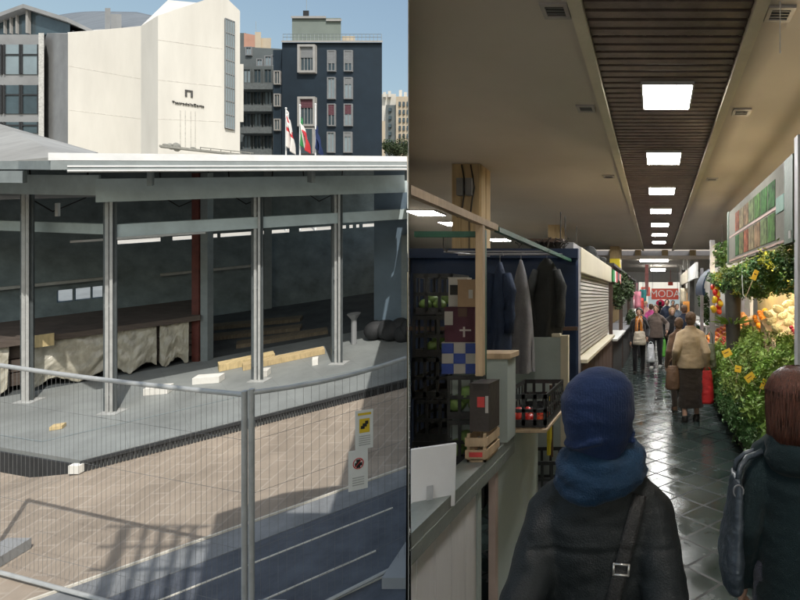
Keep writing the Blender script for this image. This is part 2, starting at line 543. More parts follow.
# roof
r0 = F(-.312, -1.1)
ROF = r0
mb = MB(); mb.prism([r0 - U*.08, r0 + U * 9, r0 + U * 9 + V * 7, r0 + V * 7 - U * 6, r0 + V * 1.2 - U * .55], 3.74, 3.855)
pv('roof', mb, M['soffit'])
mb = MB(); a = r0 - U * .10; mb.obox((a.x, a.y, 3.86), U * 9.2, V * 3, (0, 0, .095)); pv('fascia', mb, M['alu'])
mb = MB(); a = r0 + U * .06 + V * .02
mb.obox((a.x, a.y, 3.705), U * 9.2, V * .05, (0, 0, .10))
mb.obox(Vector((a.x, a.y, 3.72)) - V * .03, U * 9.2, V * .03, (0, 0, .02))
mb.obox(Vector((a.x, a.y, 3.775)) - V * .03, U * 9.2, V * .03, (0, 0, .02))
pv('gutter', mb, M['alu'])
mb = MB()
for s in (.75, 2.72, 4.3):
    mb.obox(F(s - .3, -.7, 3.5), U * .05, V * .5, (0, 0, .2))
pv('bracket', mb, M['soffit'])
# lower side roof: eave strip, timber-coloured box beam and the sloping grey roof
mb = MB(); a = O2 + W * .28 + N2 * .75; mb.obox((a.x, a.y, 3.56), W * 8, V * .25, (0, 0, .16)); pv('side_fascia', mb, M['soffit'])
mb = MB(); a = O2 + W * 1.05 + N2 * .9; mb.obox((a.x, a.y, 3.73), W * 8, V * .1, (0, 0, .11)); pv('eave_strip', mb, M['alu'])
mb = MB()
tl = [P(62, 156, 7.1), P(0, 162, 7.3), P(-80, 168, 7.6)]
tb = [P(98, 152.5, 10.5), P(0, 124, 12.0), P(-80, 101, 13.2)]
vs = []
for q in tl + tb:
    vs.append(q)
for q in tl + tb:
    vs.append(q - Vector((0, 0, .06)))
mb.add(vs, [(0,1,4,3),(1,2,5,4),(6,9,10,7),(7,10,11,8),(0,6,7,1),(1,7,8,2),(3,4,10,9),(4,5,11,10),(0,3,9,6),(2,8,11,5)])
mb.build('hipped_roof', M['roof_grey'], pav, clip=1)
# closed rear: wall pieces round a long slot and one low window opening
mb = MB()
T = 5.5
def wall(s0, s1, h0, h1): mb.obox(F(s0, T, h0), U * (s1 - s0), V * .15, (0, 0, h1 - h0))
wall(-12, 7, .15, .90); wall(-12, -1.28, .9, 1.16); wall(-.62, 7, .9, 1.16); wall(-12, 7, 1.16, 2.03)
wall(-12, -.42, 2.03, 2.13); wall(-12, 7, 2.13, 3.74)
for s in (.30, .95, 1.13, 1.3, 2.75, 4.05, 4.22, 4.38, 5.25):
    wall(s, s + (.06 if s not in (.3, 2.75, 5.25) else .2), 2.03, 2.13)
wall(-1.06, -1.03, .9, 1.16); wall(-.8, -.78, .9, 1.16)
pv('rear_wall', mb, M['interior'])
mb = MB(); mb.obox(O2 + W * 9.5 + Vector((0, 0, .15)), W * .1, V * 9, (0, 0, 3.6)); pv('side_wall', mb, M['interior'])
mb = MB(); mb.box((X(374, 11.2), 11.2, .152), (-4.0, 11.35, 3.7)); pv('partition_panel', mb, M['blue_panel'])
mb = MB(); mb.box((X(374, 11.1), 11.1, 2.64), (-4.0, 11.19, 2.85)); pv('partition_beam', mb, M['frame_grey'])
mb = MB(); mb.box((X(399, 11.0), 11.1, .152), (-4.0, 11.19, 2.3)); pv('door', mb, M['frame_grey'])
# ceiling lamp batten, hanging rod and a cross rail inside
mb = MB(); mb.obox(P(70, 243, 9.2) - Vector((0, 0, gz(9.2))), U * 1.2, V * .04, (0, 0, .04)); pv('hanging_rail', mb, M['alu'])
mb = MB(); q = P(56, 210, 9.0); mb.box((q.x - .02, 9.0, q.z - .11 - gz(9)), (q.x + .03, 9.04, q.z + .12 - gz(9))); pv('hanging_rod', mb, M['alu'])

mb = MB(); a = F(-3, 2.2, 3.3); mb.tube(a, a + U * 9, .06, n=10); pv('pipe', mb, M['conc'], smooth=True)
mb = MB(); a = F(-3, 3.4, 3.2); mb.obox(a, U * 9, V * .3, (0, 0, .2)); pv('air_duct', mb, M['galv'])
for s in (-1.6, .3, 1.5, 3.0):
    mb = MB(); a = F(s, 5.2, 3.1); mb.path([a + Vector((0, 0, .6)), a + Vector((.05, 0, 0)), a + Vector((.35, .1, -.25)), a + Vector((.8, .3, .02)), a + Vector((.85, .3, .6))], .014, 6); pv('hanging_cable', mb, M['bracket_dark'], smooth=True)
for s in (-2.5, 2.2):
    mb = MB(); a = F(s, 5.36, .16); mb.obox(a, U * .16, V * .12, (0, 0, 3.5)); pv('wall_stud', mb, M['frame_grey'])
mb = MB(); mb.obox(F(-2.4, 5.40, 1.3), U * 2.0, V * .08, (0, 0, .06)); mb.obox(F(.3, 5.40, 1.25), U * 1.8, V * .08, (0, 0, .06)); pv('wall_rail', mb, M['galv'])
# wrapped stack under the roof
B0 = Vector((-10.15, 8.42, 0)); B1 = Vector((-8.62, 9.62, 0))
bd = (B1 - B0).normalized(); bn = Vector((-bd.y, bd.x, 0)); bl = (B1 - B0).length
st = thing('board_stack', 'stack of dark boards wrapped in creased clear plastic under the pavilion roof', 'board stack', (B0.x, B0.y, gz(B0.y, .15)))
mb = MB()
for k in range(3): mb.obox(B0 + bn * .06 - bd * .8 + Vector((0, 0, .25 + .22 * k)), bd * (bl + .9), bn * 1.3, (0, 0, .2))
mb.shear(); mb.build('boards', M['brown_board'], st)
mb = MB()
for k in range(5): mb.obox(B0 + bn * .1 + bd * (k * bl / 5) + Vector((0, 0, .152)), bd * .1, bn * 1.2, (0, 0, .095))
mb.shear(); mb.build('bearer', M['bracket_dark'], st)
mb = MB(); mb.obox(B0 - bd * 1.0 - bn * .12 + Vector((0, 0, .93)), bd * (bl + 1.15), bn * 1.6, (0, 0, .09))
mb.shear(); mb.build('cover_board', M['brown_board'], st)
def drape(s0, s1, seed):
    mb = MB()
    def fn(a, b):
        s = s0 + (s1 - s0) * a
        h = .915 - (.68 + .06 * math.sin(a * 9 + seed) + .03 * noise.noise(Vector((a * 12, seed, 0)))) * b
        sag = .05 * math.sin(a * math.pi * 2.3 + seed) * b + .035 * noise.noise(Vector((a * 6 + seed, b * 5, seed))) + .03 * abs(math.sin((a * 2 - 1) * 3 + b * 5)) * b
        crease = .022 * abs(noise.noise(Vector((a * 5 + seed + b * 2, b * 3 + a, 3.7)))) + .013 * abs(noise.noise(Vector((a * 14 + b * 9, b * 6, seed)))) + .005 * abs(noise.noise(Vector((a * 25, b * 28, seed))))
        q = B0 + bd * s - bn * (.05 + sag - crease)
        return Vector((q.x, q.y, h))
    mb.sheet(fn, 64, 44, .005)
    mb.shear()
    mb.build('plastic_sheet', M['plastic_wrap'], st, smooth='all')
drape(-.75, -.2, 1); drape(.04, .88, 2.2); drape(.9, 1.5, 4); drape(1.54, 1.93, 6)
mb = MB(); a = B0 - bn * .14 + bd * .02; mb.obox((a.x, a.y, .86), bd * .28, -bn * .015, (0, 0, .2)); mb.shear(); mb.build('tag', M['lumber'], st)

# timber and blocks lying on the deck
def lumber(px0, py0, px1, py1, w_, h_, base, label, m=M['lumber'], nm='timber_plank'):
    h0 = .152 + base
    Y0 = FP * (3.8 - h0) / (py0 - 165); Y1 = FP * (3.8 - h0) / (py1 - 165)
    a = Vector((X(px0, Y0), Y0, h0)); b = Vector((X(px1, Y1), Y1, h0))
    d = (b - a).normalized(); n_ = Vector((-d.y, d.x, 0))
    mb = MB(); mb.obox(a, b - a, n_ * w_, (0, 0, h_)); mb.shear()
    return tag(mb.build(nm, m, clip=1, bevel=.004), label, nm.split('_')[-1])
lumber(219, 372, 275, 360, .22, .12, .0, 'pale yellow timber beam lying nearest the third post on the deck')
lumber(243, 371, 325, 354, .2, .1, .0, 'longer greyish timber beam lying in front of the pale yellow beam', M['lumber'])
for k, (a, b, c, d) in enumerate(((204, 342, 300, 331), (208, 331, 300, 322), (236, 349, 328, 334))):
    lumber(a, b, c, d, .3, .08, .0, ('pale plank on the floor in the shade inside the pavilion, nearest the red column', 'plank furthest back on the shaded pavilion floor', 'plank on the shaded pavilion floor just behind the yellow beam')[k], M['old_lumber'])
wb = [('white foam block on the sunlit deck between the second and third post', 143, 396, 167, 394), ('white foam block lying beside the pale yellow timber beam', 192, 385, 219, 383),
      ('small white block under the end of the timber beam by the third post', 257, 378, 267, 377), ('small white block under the far end of the long timber beam', 312, 366, 318, 365)]
for lb, a, b, c, d in wb: lumber(a, b, c, d, .16, .11, .0, lb, M['white_block'], 'foam_block')
lumber(49, 431, 62, 429, .1, .05, .0, 'small offcut of wood lying on the deck by its corner', M['lumber'], 'wood_offcut')
# a stand and a dark bundle in the shade at the right
mb = MB(); q = P(354, 345, 10.6); zz = .152
mb.tube((q.x, q.y, zz), (q.x, q.y, zz + .5), .05, .05); mb.tube((q.x, q.y, zz + .5), (q.x, q.y, zz + .62), .05, .13); mb.shear()
tag(mb.build('floor_stand', M['conc'], smooth=True), 'grey pedestal stand in the shade inside the pavilion', 'stand')
mb = MB(); q = P(389, 336, 10.9)
for k in range(7): mb.ell((q.x - .3 + .13 * k, q.y + random.uniform(-.1, .1), .28 + random.uniform(-.05, .15)), (.2, .2, .2))
mb.shear(); tag(mb.build('rubble_sack', M['bracket_dark'], smooth='all', clip=1), 'dark heap of sacks by the blue grey partition in the pavilion', 'sacks')

# ----------------------------------------------------------------- mesh fence
def fence_panel(name, label, a, b, ha, hb, arch=0):
    t = thing(name, label, 'fence', (a.x, a.y, gz(a.y)), group='mesh fence panels along the walkway')
    d = b - a
    n_ = max(2, int(d.length / .055))
    def top(f): return ha + (hb - ha) * f + arch * math.sin(math.pi * f)
    mb = MB()
    for k in range(1, n_):
        f = k / n_; q = a + d * f
        mb.tube((q.x, q.y, .12), (q.x, q.y, top(f)), .0013, n=4)
    for h in (.3, .75, 1.2, 1.62):
        mb.tube((a.x, a.y, h), (b.x, b.y, h), .0016, n=4)
    mb.shear(); mb.build('mesh_wire', M['wire'], t, clip=1)
    mb = MB()
    mb.path([(a + d * (k / 12)) + Vector((0, 0, top(k / 12))) for k in range(13)], .019, 10)
    mb.shear(); mb.build('rail', M['galv'], t, smooth=True, clip=1)
    mb = MB(); mb.path([(a + d * (k / 4)) + Vector((0, 0, .05)) for k in range(5)], .017, 8)
    mb.shear(); mb.build('rail', M['galv'], t, smooth=True, clip=1)
    for q, h in ((a, ha), (b, hb)):
        mb = MB(); mb.tube((q.x, q.y, .02), (q.x, q.y, h + .03), .021, n=12); mb.shear()
        mb.build('fence_post', M['galv'], t, smooth=True, clip=1)
    for q in (a, b):
        mb = MB(); mb.obox((q.x - .12, q.y - .3, .008), (.24, 0, 0), (0, .6, 0), (0, 0, .1))
        mb.shear(); mb.build('foot_block', M['conc'], t, clip=1)
    return t
fa = Vector((X(-20, 4.85), 4.85, 0)); fb = Vector((X(244.5, 4.12), 4.12, 0)); fc = Vector((X(251.5, 4.11), 4.11, 0)); fd = Vector((X(411, 4.95), 4.95, 0))
fence_panel('fence_panel', 'mesh fence panel with a sagging top rail, left of the double post', fa, fb, 1.96, 1.98, -.02)
fence_panel('fence_panel', 'mesh fence panel carrying the two small warning signs', fc, fd, 2.0, 1.98, -.045)
# signs wired to the mesh
def fsign(px, y0, y1, label, kind):
    f = (px - 251.5) / (411 - 251.5)
    # point on the fence line along this pixel column
    k = (px - CX) / FP
    d = fd - fc
    tt = (k * fc.y - fc.x) / (d.x - k * d.y)
    q = fc + d * tt
    Yq = q.y - .02
    wd = (11.5 if kind == 1 else 12.5) / FP * Yq
    z0 = EYE - (y1 - CY) / FP * Yq; z1 = EYE - (y0 - CY) / FP * Yq
    dd = d.normalized(); nn = Vector((dd.y, -dd.x, 0)) * .006
    wv = dd * (wd / dd.x)
    t = thing('warning_sign', label, 'sign', (q.x, q.y - .02, z0), group='warning signs on the mesh fence')
    o = Vector((q.x, q.y, z0)) + Vector((nn.x, nn.y, 0)) * 3 - wv / 2 + Vector((0, 0, 0))
    H = z1 - z0
    mb = MB(); mb.obox(o, wv, nn, (0, 0, H)); mb.build('plate', M['sign_white'], t, bevel=.001)
    def at(u, v): return o + wv * u + nn * 1.12 + Vector((0, 0, H * v))
    def rect(mb, u0, v0, u1, v1, lift=1.0):
        mb.obox(at(u0, v0), wv * (u1 - u0), nn * .25 * lift, (0, 0, H * (v1 - v0)))
    mb = MB()
    if kind == 1:
        rect(mb, .22, .42, .8, .78); mb.build('symbol_panel', M['sign_yellow'], t)
        mb = MB(); rect(mb, .14, .87, .88, .93); mb.build('heading', M['sign_yellow'], t)
        mb = MB(); rect(mb, .30, .52, .52, .60, 1.6); rect(mb, .40, .57, .64, .66, 1.7); rect(mb, .54, .63, .72, .72, 1.6); mb.build('symbol', M['ink'], t)
        mb = MB()
        for k in range(5): rect(mb, .2, .10 + .055 * k, .84, .125 + .055 * k)
        mb.build('text_lines', M['ink_grey'], t)
    else:
        c = at(.5, .66); r = wd * .36
        mb = MB()
        N = 28
        pts = [c + wv.normalized() * math.cos(2*math.pi*k/N) * r + Vector((0, 0, 1)) * math.sin(2*math.pi*k/N) * r * 1.15 for k in range(N + 1)]
        mb.path(pts, .0045, 5)
        mb.path([c - wv.normalized() * r * .7 + Vector((0, 0, -r * .8)), c + wv.normalized() * r * .7 + Vector((0, 0, r * .8))], .0045, 5)
        mb.build('prohibition_ring', M['sign_red'], t)
        mb = MB(); rect(mb, .40, .55, .60, .76); rect(mb, .32, .6, .7, .68, 1.4); mb.build('symbol', M['ink'], t)
        mb = MB()
        for k in range(4): rect(mb, .2, .12 + .06 * k, .8, .145 + .06 * k)
        mb.build('text_lines', M['ink_grey'], t)
fsign(363.5, 410, 449, 'white warning sign with a yellow symbol panel, upper of the two on the fence', 1)
fsign(357.5, 450, 490, 'white sign with a red prohibition ring, lower of the two on the fence', 2)

# ----------------------------------------------------------------- buildings
def bprism(mb, plan, tops, bot=None):
    """plan: (px, Y) corners; tops: photo row of the roof edge at each corner (only for its Y)"""
    pts = [(X(p, Y), Y) for p, Y in plan]
    zt = [EYE - (t - CY) / FP * Y for t, (p, Y) in zip(tops, plan)]
    zb = [gz(Y, -.5) if bot is None else EYE - (bot - CY) / FP * Y for p, Y in plan]
    return mb.prism(pts, lambda i: zb[i], lambda i: zt[i])

th = thing('theatre_building', 'big white windowless theatre building with angular blank walls and a sloping roofline', 'building', P(158, 200, 42))
mb = MB(); bprism(mb, [(158, 42), (222.5, 44), (240, 45), (234, 62), (168, 62), (141, 42.6)], [15.5, -6, 11, 6, 0, 26]); mb.build('main_block', M['white_conc'], th)
mb = MB(); bprism(mb, [(68, 44), (141, 46), (150, 60), (66, 60)], [33, 26, 25, 30]); mb.build('side_block', M['white_conc'], th)
mb = MB(); bprism(mb, [(240, 45.6), (243.5, 45.8), (243, 47.5), (239, 47.5)], [64, 64, 64, 64], 122); mb.build('side_box', M['white_conc'], th)
mb = MB()
p0, p1 = P(224.5, 0, 44.08), P(234, 0, 44.66)
dd = (p1 - p0); dd.z = 0; nn = Vector((dd.y, -dd.x, 0)).normalized()
z0 = EYE - (129 - CY) / FP * 44.3; z1 = EYE - (20 - CY) / FP * 44.3
mb.obox(Vector((p0.x, p0.y, z0)) - nn * .1, dd, nn * .22, (0, 0, z1 - z0))
fr = mb.build('window_strip', M['pale_glass'], th)
mb = MB()
for k in range(5): mb.obox(Vector((p0.x, p0.y, z0)) + dd * (k / 4 * .96), dd * .04, nn * .2, (0, 0, z1 - z0))
for k in range(9): mb.obox(Vector((p0.x, p0.y, z0 + (z1 - z0) * k / 8.02)) , dd, nn * .17, (0, 0, .06))
mb.build('mullion', M['conc'], fr)
# panel joints of the blank walls: thin raised strips a little darker than the wall
mb = MB()
for pa, Ya, pb, Yb, rows in ((158, 42, 222.5, 44, ((40, 49), (80, 87), (119, 122))), (68, 44, 141, 46, ((66, 79), (110, 119)))):
    for ra, rb in rows:
        a, b = P(pa, ra, Ya), P(pb, rb, Yb)
        d2 = b - a; nn2 = Vector((d2.y, -d2.x, 0)).normalized()
        mb.obox(a + nn2 * .0, d2, nn2 * .012, (0, 0, .045))
mb.build('panel_joint', mat('panel_joint', (.62, .60, .56), .9), th)
# lettering on the wall
def text(body, size, name, m, parent, loc, xdir, thick=.01):
    cu = bpy.data.curves.new('t', 'FONT')
    cu.body = body; cu.size = size; cu.extrude = thick; cu.align_x = 'CENTER'; cu.align_y = 'CENTER'
    to = bpy.data.objects.new('t', cu); COL.objects.link(to)
    bpy.context.view_layer.update()
    me = bpy.data.meshes.new_from_object(to.evaluated_get(bpy.context.evaluated_depsgraph_get()))
    bpy.data.objects.remove(to); bpy.data.curves.remove(cu)
    xd = Vector(xdir).normalized(); zd = Vector((0, 0, 1)); nd = xd.cross(zd)
    Mx = Matrix((xd, zd, nd)).transposed().to_4x4(); Mx.translation = loc
    me.transform(Mx)
    me.materials.clear(); me.materials.append(m)
    me.name = name
    return link(name, me, parent)
a, b = P(158, 0, 42), P(222.5, 0, 44)
fdir = (b - a); fdir.z = 0
def onface(px, py):
    k = (px - CX) / FP
    t = (k * a.y - a.x) / (fdir.x - k * fdir.y)
    q = a + fdir * t
    q.z = EYE - (py - CY) / FP * q.y
    return q
nf = Vector((fdir.y, -fdir.x, 0)).normalized()
text('TeatrodellaCorte', .285, 'lettering', M['sign_grey'], th, onface(188.5, 104.5) + nf * .05, fdir, .05)
mb = MB()
q = onface(189, 94) + nf * .02; fx = fdir.normalized()
mb.obox(q - fx * .24 - Vector((0, 0, .25)), fx * .13, nf * .06, (0, 0, .55)); mb.obox(q + fx * .12 - Vector((0, 0, .25)), fx * .13, nf * .06, (0, 0, .55))
mb.obox(q - fx * .11 + Vector((0, 0, .2)), fx * .22, nf * .06, (0, 0, .1))
mb.build('emblem', M['sign_grey'], th)
mb = MB()
for k in (180, 185, 190.5, 195):
    q = onface(k, 147); mb.obox(q, fx * .05, nf * .03, (0, 0, 3.0))
mb.build('conduit', mat('conduit', (.5, .49, .46), .8), th)
# low roof clutter in front of the theatre wall
mb = MB()
q = onface(165, 151) + nf * 1.0
mb.obox(q, fx * 6.5, nf * .4, (0, 0, .15)); mb.obox(q + fx * 2.4 + Vector((0, 0, .35)), fx * 3.5, nf * .06, (0, 0, .06))
for k in range(6): mb.obox(q + fx * (2.4 + .65 * k), fx * .05, nf * .05, (0, 0, .4))
for k, (u, r) in enumerate(((.6, .25), (.95, .36), (.3, .18), (2.0, .15))): mb.ell(q + fx * u + Vector((0, 0, .2)), (r * .7, .3, r))
mb.build('parapet_rail', mat('clutter', (.25, .25, .23), .9), th, smooth=True)

# concrete annex with window bands and a glazed gable
an = thing('annex_building', 'grey concrete annex with dark window bands and a glazed gable beside the white theatre', 'building', P(20, 200, 46))
mb = MB(); bprism(mb, [(-60, 46), (40, 46), (44, 52), (-60, 52)], [34.5] * 4); mb.build('wall', M['conc'], an)
mb = MB(); bprism(mb, [(39, 48), (69, 44.3), (69, 47), (40, 52)], [33, 33.5, 33, 33]); mb.build('stair_wall', M['conc'], an)
mb = MB(); bprism(mb, [(38.5, 45.7), (44, 45.7), (44, 46.6), (38.5, 46.6)], [33] * 4); mb.build('pier', mat('pier', (.55, .55, .53), .85), an)
for y0, y1 in ((44.5, 74), (85, 113.5), (122, 133)):
    for x0, x1 in ((-24, 0.5), (5.2, 19.3), (22.6, 37.5)):
        mb = MB(); a1, b1 = P(x0, y0, 45.9), P(x1, y1, 45.9)
        mb.box((a1.x, 45.93, b1.z), (b1.x, 46.1, a1.z))
        wn = mb.build('window', M['dark_glass'] if y0 > 50 else M['pale_glass'], an)
        mb = MB(); zc = a1.z * .63 + b1.z * .37
        mb.box((a1.x, 45.87, zc), (b1.x, 45.93, zc + .12)); mb.box((a1.x - .12, 45.86, b1.z), (a1.x, 45.99, a1.z)); mb.box((b1.x, 45.86, b1.z), (b1.x + .12, 45.99, a1.z))
        mb.build('window_frame', M['bracket_dark'], wn)
mb = MB(); bprism(mb, [(-60, 47), (29, 47), (29, 50), (-60, 50)], [48, 7.5, 7.5, 48], 34.6)
mb.v  # gable glass, left pitch
mb.build('gable_glass', M['dark_glass'], an)
mb = MB(); bprism(mb, [(29.2, 47), (70, 47), (70, 50), (29.2, 50)], [9.5, 22, 22, 9.5], 34.6); mb.build('gable_glass', M['dark_glass'], an)
mb = MB()
def strip(mb, a_, b_, w_=.55, t=.35, dy=4):
    d = b_ - a_
    mb.obox(a_ - Vector((0, .5, t)), d, (0, dy, 0), (0, 0, t))
strip(mb, P(-60, 40, 46.9), P(29.8, 7, 46.9)); strip(mb, P(29.9, 7, 46.9), P(73, 20.5, 46.9))
mb.build('roof', M['conc'], an)
mb = MB(); q0 = P(29, 34, 46.9); mb.box((q0.x - .07, 46.7, q0.z), (q0.x + .12, 46.95, q0.z + 2.2))
for k in (6, 12, 18): 
    q0 = P(k, 34, 46.95); mb.box((q0.x - .04, 46.8, q0.z), (q0.x + .04, 46.99, q0.z + 1.0 + k * .045))
mb.build('mullion', M['frame_w'], an)
# curved dark roof behind, with a chimney
mb = MB()
def rf(a_, b_):
    px = 30 + 142 * a_
    py = 27 - 17 * math.sin(min(1, a_ * 1.6 + .2) * math.pi / 2) * (1 - .15 * a_) + (12 * max(0, a_ - .75) / .25 * .6)
    return P(px, py + (1 - b_) * 20, 50 + 9 * b_)
mb.sheet(rf, 40, 8, .3); mb.build('vault_roof', mat('vault_roof', (.16, .18, .20), .7, var=.2, scale=.5, stretch=(6, .3, .3)), an, smooth='all')
mb = MB(); bprism(mb, [(105, 50.0), (110.5, 50.0), (110.5, 51.5), (105, 51.5)], [8] * 4, 33); mb.build('chimney', M['conc'], an)
mb = MB(); bprism(mb, [(110.8, 50.0), (121.5, 50.0), (121.5, 51.5), (110.8, 51.5)], [14] * 4, 33); mb.build('roof_box', M['conc'], an)

# navy block of flats
nb = thing('apartment_block', 'navy blue tiled apartment block with a grey penthouse and white window surrounds', 'building', P(332, 197, 62))
mb = MB(); bprism(mb, [(282, 62), (382, 62), (380.5, 73), (288, 73)], [42.5] * 4); mb.build('wall', M['navy_tile'], nb)
mb = MB(); bprism(mb, [(281.3, 61.7), (382.7, 61.7), (381, 73), (288, 73)], [40.5] * 4, 42.3); mb.build('roof_edge', M['frame_w'], nb)
mb = MB()
for k in range(26):
    q = P(283 + 98.5 * k / 25, 40.5, 62); mb.tube(q, q + Vector((0, 0, .75)), .03, n=4)
for h in (.4, .75): mb.tube(P(283, 40.5, 62) + Vector((0, 0, h)), P(381.5, 40.5, 62) + Vector((0, 0, h)), .03, n=4)
mb.build('roof_railing', M['frame_grey'], nb)
mb = MB(); bprism(mb, [(292, 63), (341, 63), (340, 70), (294, 70)], [18] * 4, 41); mb.build('penthouse', mat('penthouse', (.20, .235, .215), .85, var=.1, scale=.5), nb)
mb = MB(); bprism(mb, [(291, 62.8), (326, 62.8), (326, 70), (292, 70)], [16] * 4, 18.2); bprism(mb, [(326, 62.8), (341.7, 62.8), (340, 70), (326, 70)], [19] * 4, 21); mb.build('penthouse_roof', M['frame_w'], nb)
mb = MB(); bprism(mb, [(303, 63), (309, 63), (309, 65), (303, 65)], [10.5] * 4, 16.4); mb.build('chimney', M['bracket_dark'], nb)
mb = MB(); q = P(306.5, 10, 64); mb.tube(q, q + Vector((0, 0, 2.5)), .03, n=4); mb.tube(q + Vector((-.5, 0, 2)), q + Vector((.5, 0, 2)), .02, n=4); mb.build('aerial', M['frame_grey'], nb)
mb = MB(); bprism(mb, [(342, 64), (355, 64), (355, 68), (342, 68)], [36] * 4, 41); mb.build('roof_hut', M['apt_cream'], nb)
def fwin(bld, x0, y0, x1, y1, Yf, fm, gm, sh=0, awn=None, ledge=True):
    mb = MB(); a1, b1 = P(x0, y0, Yf), P(x1, y1, Yf)
    f = .9 / FP * Yf
    mb.box((a1.x - f, Yf - .16, b1.z - f), (a1.x, Yf + .1, a1.z + f)); mb.box((b1.x, Yf - .16, b1.z - f), (b1.x + f, Yf + .1, a1.z + f))
    mb.box((a1.x, Yf - .155, a1.z), (b1.x, Yf + .1, a1.z + f)); mb.box((a1.x, Yf - .2, b1.z - f), (b1.x, Yf + .1, b1.z))
    mb.box(((a1.x + b1.x) / 2 - .05, Yf - .1, b1.z), ((a1.x + b1.x) / 2 + .05, Yf + .1, a1.z))
    wn = mb.build('window', fm, bld)
    mb = MB(); mb.box((a1.x + .003, Yf - .04, b1.z + .003), (b1.x - .003, Yf + .06, a1.z - .003)); mb.build('pane', gm, wn)
    if sh:
        mb = MB(); zz = a1.z - (a1.z - b1.z) * sh
        n_ = 8
        for k in range(n_): mb.box((a1.x + .01, Yf - .11, zz + (a1.z - zz) * k / n_), (b1.x - .01, Yf - .055, zz + (a1.z - zz) * (k + .86) / n_))
        mb.build('shutter', awn or M['shutter_w'], wn)
for (x0, y0, x1, y1, sh, aw) in ((328.8, 51.5, 335.3, 71, .62, None), (345.3, 51.5, 352, 71, .62, None), (328.8, 78.5, 335, 98.5, 0, None), (345.3, 78.5, 352, 98.5, .3, None),
                                 (328.8, 105, 335, 125.5, .5, M['red_awn']), (345.3, 105, 352, 125.5, .45, M['red_awn']), (328.5, 133, 334.5, 152, 0, None), (345, 133, 351.5, 152, .2, None)):
    fwin(nb, x0, y0, x1, y1, 61.95, M['shutter_w'], M['pale_glass'] if sh < .5 else M['dark_glass'], sh, aw)
def bigbay(y0, y1, ys, awn):
    mb = MB(); a1, b1 = P(299, y0, 61.9), P(316.5, y1, 61.9)
    f = .26
    mb.box((a1.x, 61.6, b1.z), (a1.x + f, 62.1, a1.z)); mb.box((b1.x - f, 61.6, b1.z), (b1.x, 62.1, a1.z)); mb.box((a1.x + f, 61.6, a1.z - f), (b1.x - f, 62.1, a1.z)); mb.box((a1.x + f, 61.6, b1.z), (b1.x - f, 62.1, b1.z + f))
    wn = mb.build('window', M['frame_w'], nb)
    mb = MB(); mb.box((a1.x + f, 61.9, b1.z + f), (b1.x - f, 62.05, a1.z - f)); mb.build('pane', M['dark_glass'], wn)
    zs = EYE - (ys - CY) / FP * 61.9
    mb = MB()
    for k in range(7): mb.box((a1.x + f + .02, 61.8, zs + (a1.z - f - zs) * k / 7), (b1.x - f - .02, 61.88, zs + (a1.z - f - zs) * (k + .88) / 7))
    mb.build('shutter', awn, wn)
    mb = MB()
    for k in range(1, 4):
        xx = a1.x + f + (b1.x - a1.x - 2 * f) * k / 4; mb.box((xx - .04, 61.84, b1.z + f), (xx + .04, 61.895, zs))
    mb.build('mullion', M['shutter_w'], wn)
bigbay(45.5, 73.5, 58, M['shutter_w']); bigbay(97.5, 127, 108, M['red_awn'])
mb = MB(); a1, b1 = P(301, 128, 61.9), P(315, 154, 61.9); mb.box((a1.x, 61.7, b1.z), (b1.x, 62.1, a1.z)); dr = mb.build('door', M['frame_w'], nb)
mb = MB(); mb.box((a1.x + .2, 61.6, b1.z), (b1.x - .2, 61.69, a1.z - .2)); mb.build('pane', M['dark_glass'], dr)
# small bays on the block's left flank
mb = MB(); bprism(mb, [(273, 63.2), (281.8, 63.2), (283, 72), (276, 72)], [50] * 4); wing = mb.build('stair_wing', M['navy_tile'], nb)
for y0, y1 in ((72, 84), (95, 106), (120, 130)): fwin(nb, 275.5, y0, 280, y1, 63.15, M['frame_w'], M['dark_glass'])

# grey flats behind
ga = thing('apartment_building', 'older grey apartment house with balconies between the theatre and the navy block', 'building', P(262, 190, 68))
mb = MB(); bprism(mb, [(236, 68), (276, 68), (276, 80), (240, 80)], [66] * 4); mb.build('wall', M['apt_grey'], ga)
mb = MB(); bprism(mb, [(236, 70), (283.5, 70), (283, 80), (240, 80)], [46.5, 49, 49, 46]); mb.build('upper_wall', M['apt_grey'], ga)
mb = MB(); bprism(mb, [(236, 71), (246, 71), (246, 76), (236, 76)], [33] * 4, 50); mb.build('roof_room', M['apt_grey'], ga)
mb = MB(); bprism(mb, [(244, 70.5), (255, 70.5), (255, 75), (244, 75)], [33, 35, 35, 33], 47); mb.build('roof_room', M['apt_pink'], ga)
mb = MB(); bprism(mb, [(255.2, 70.6), (271, 70.6), (271, 76), (255.2, 76)], [38] * 4, 49.5); mb.build('roof_room', M['apt_cream'], ga)
mb = MB(); bprism(mb, [(255, 70.4), (261, 70.4), (261, 72), (255, 72)], [32] * 4, 49); mb.build('chimney', M['apt_cream'], ga)
for px in (256, 290): pass
mb = MB(); q = P(256, 33, 72); mb.tube(q, q + Vector((0, 0, 1.6)), .03, n=4); mb.build('aerial', M['frame_grey'], ga)
for x0, y0, x1, y1 in ((247, 48, 251.5, 55), (258, 60, 262.5, 66), (266, 57, 271.5, 66), (273, 56, 281, 66)): fwin(ga, x0, y0, x1, y1, 69.95, M['shutter_w'], M['pale_glass'])
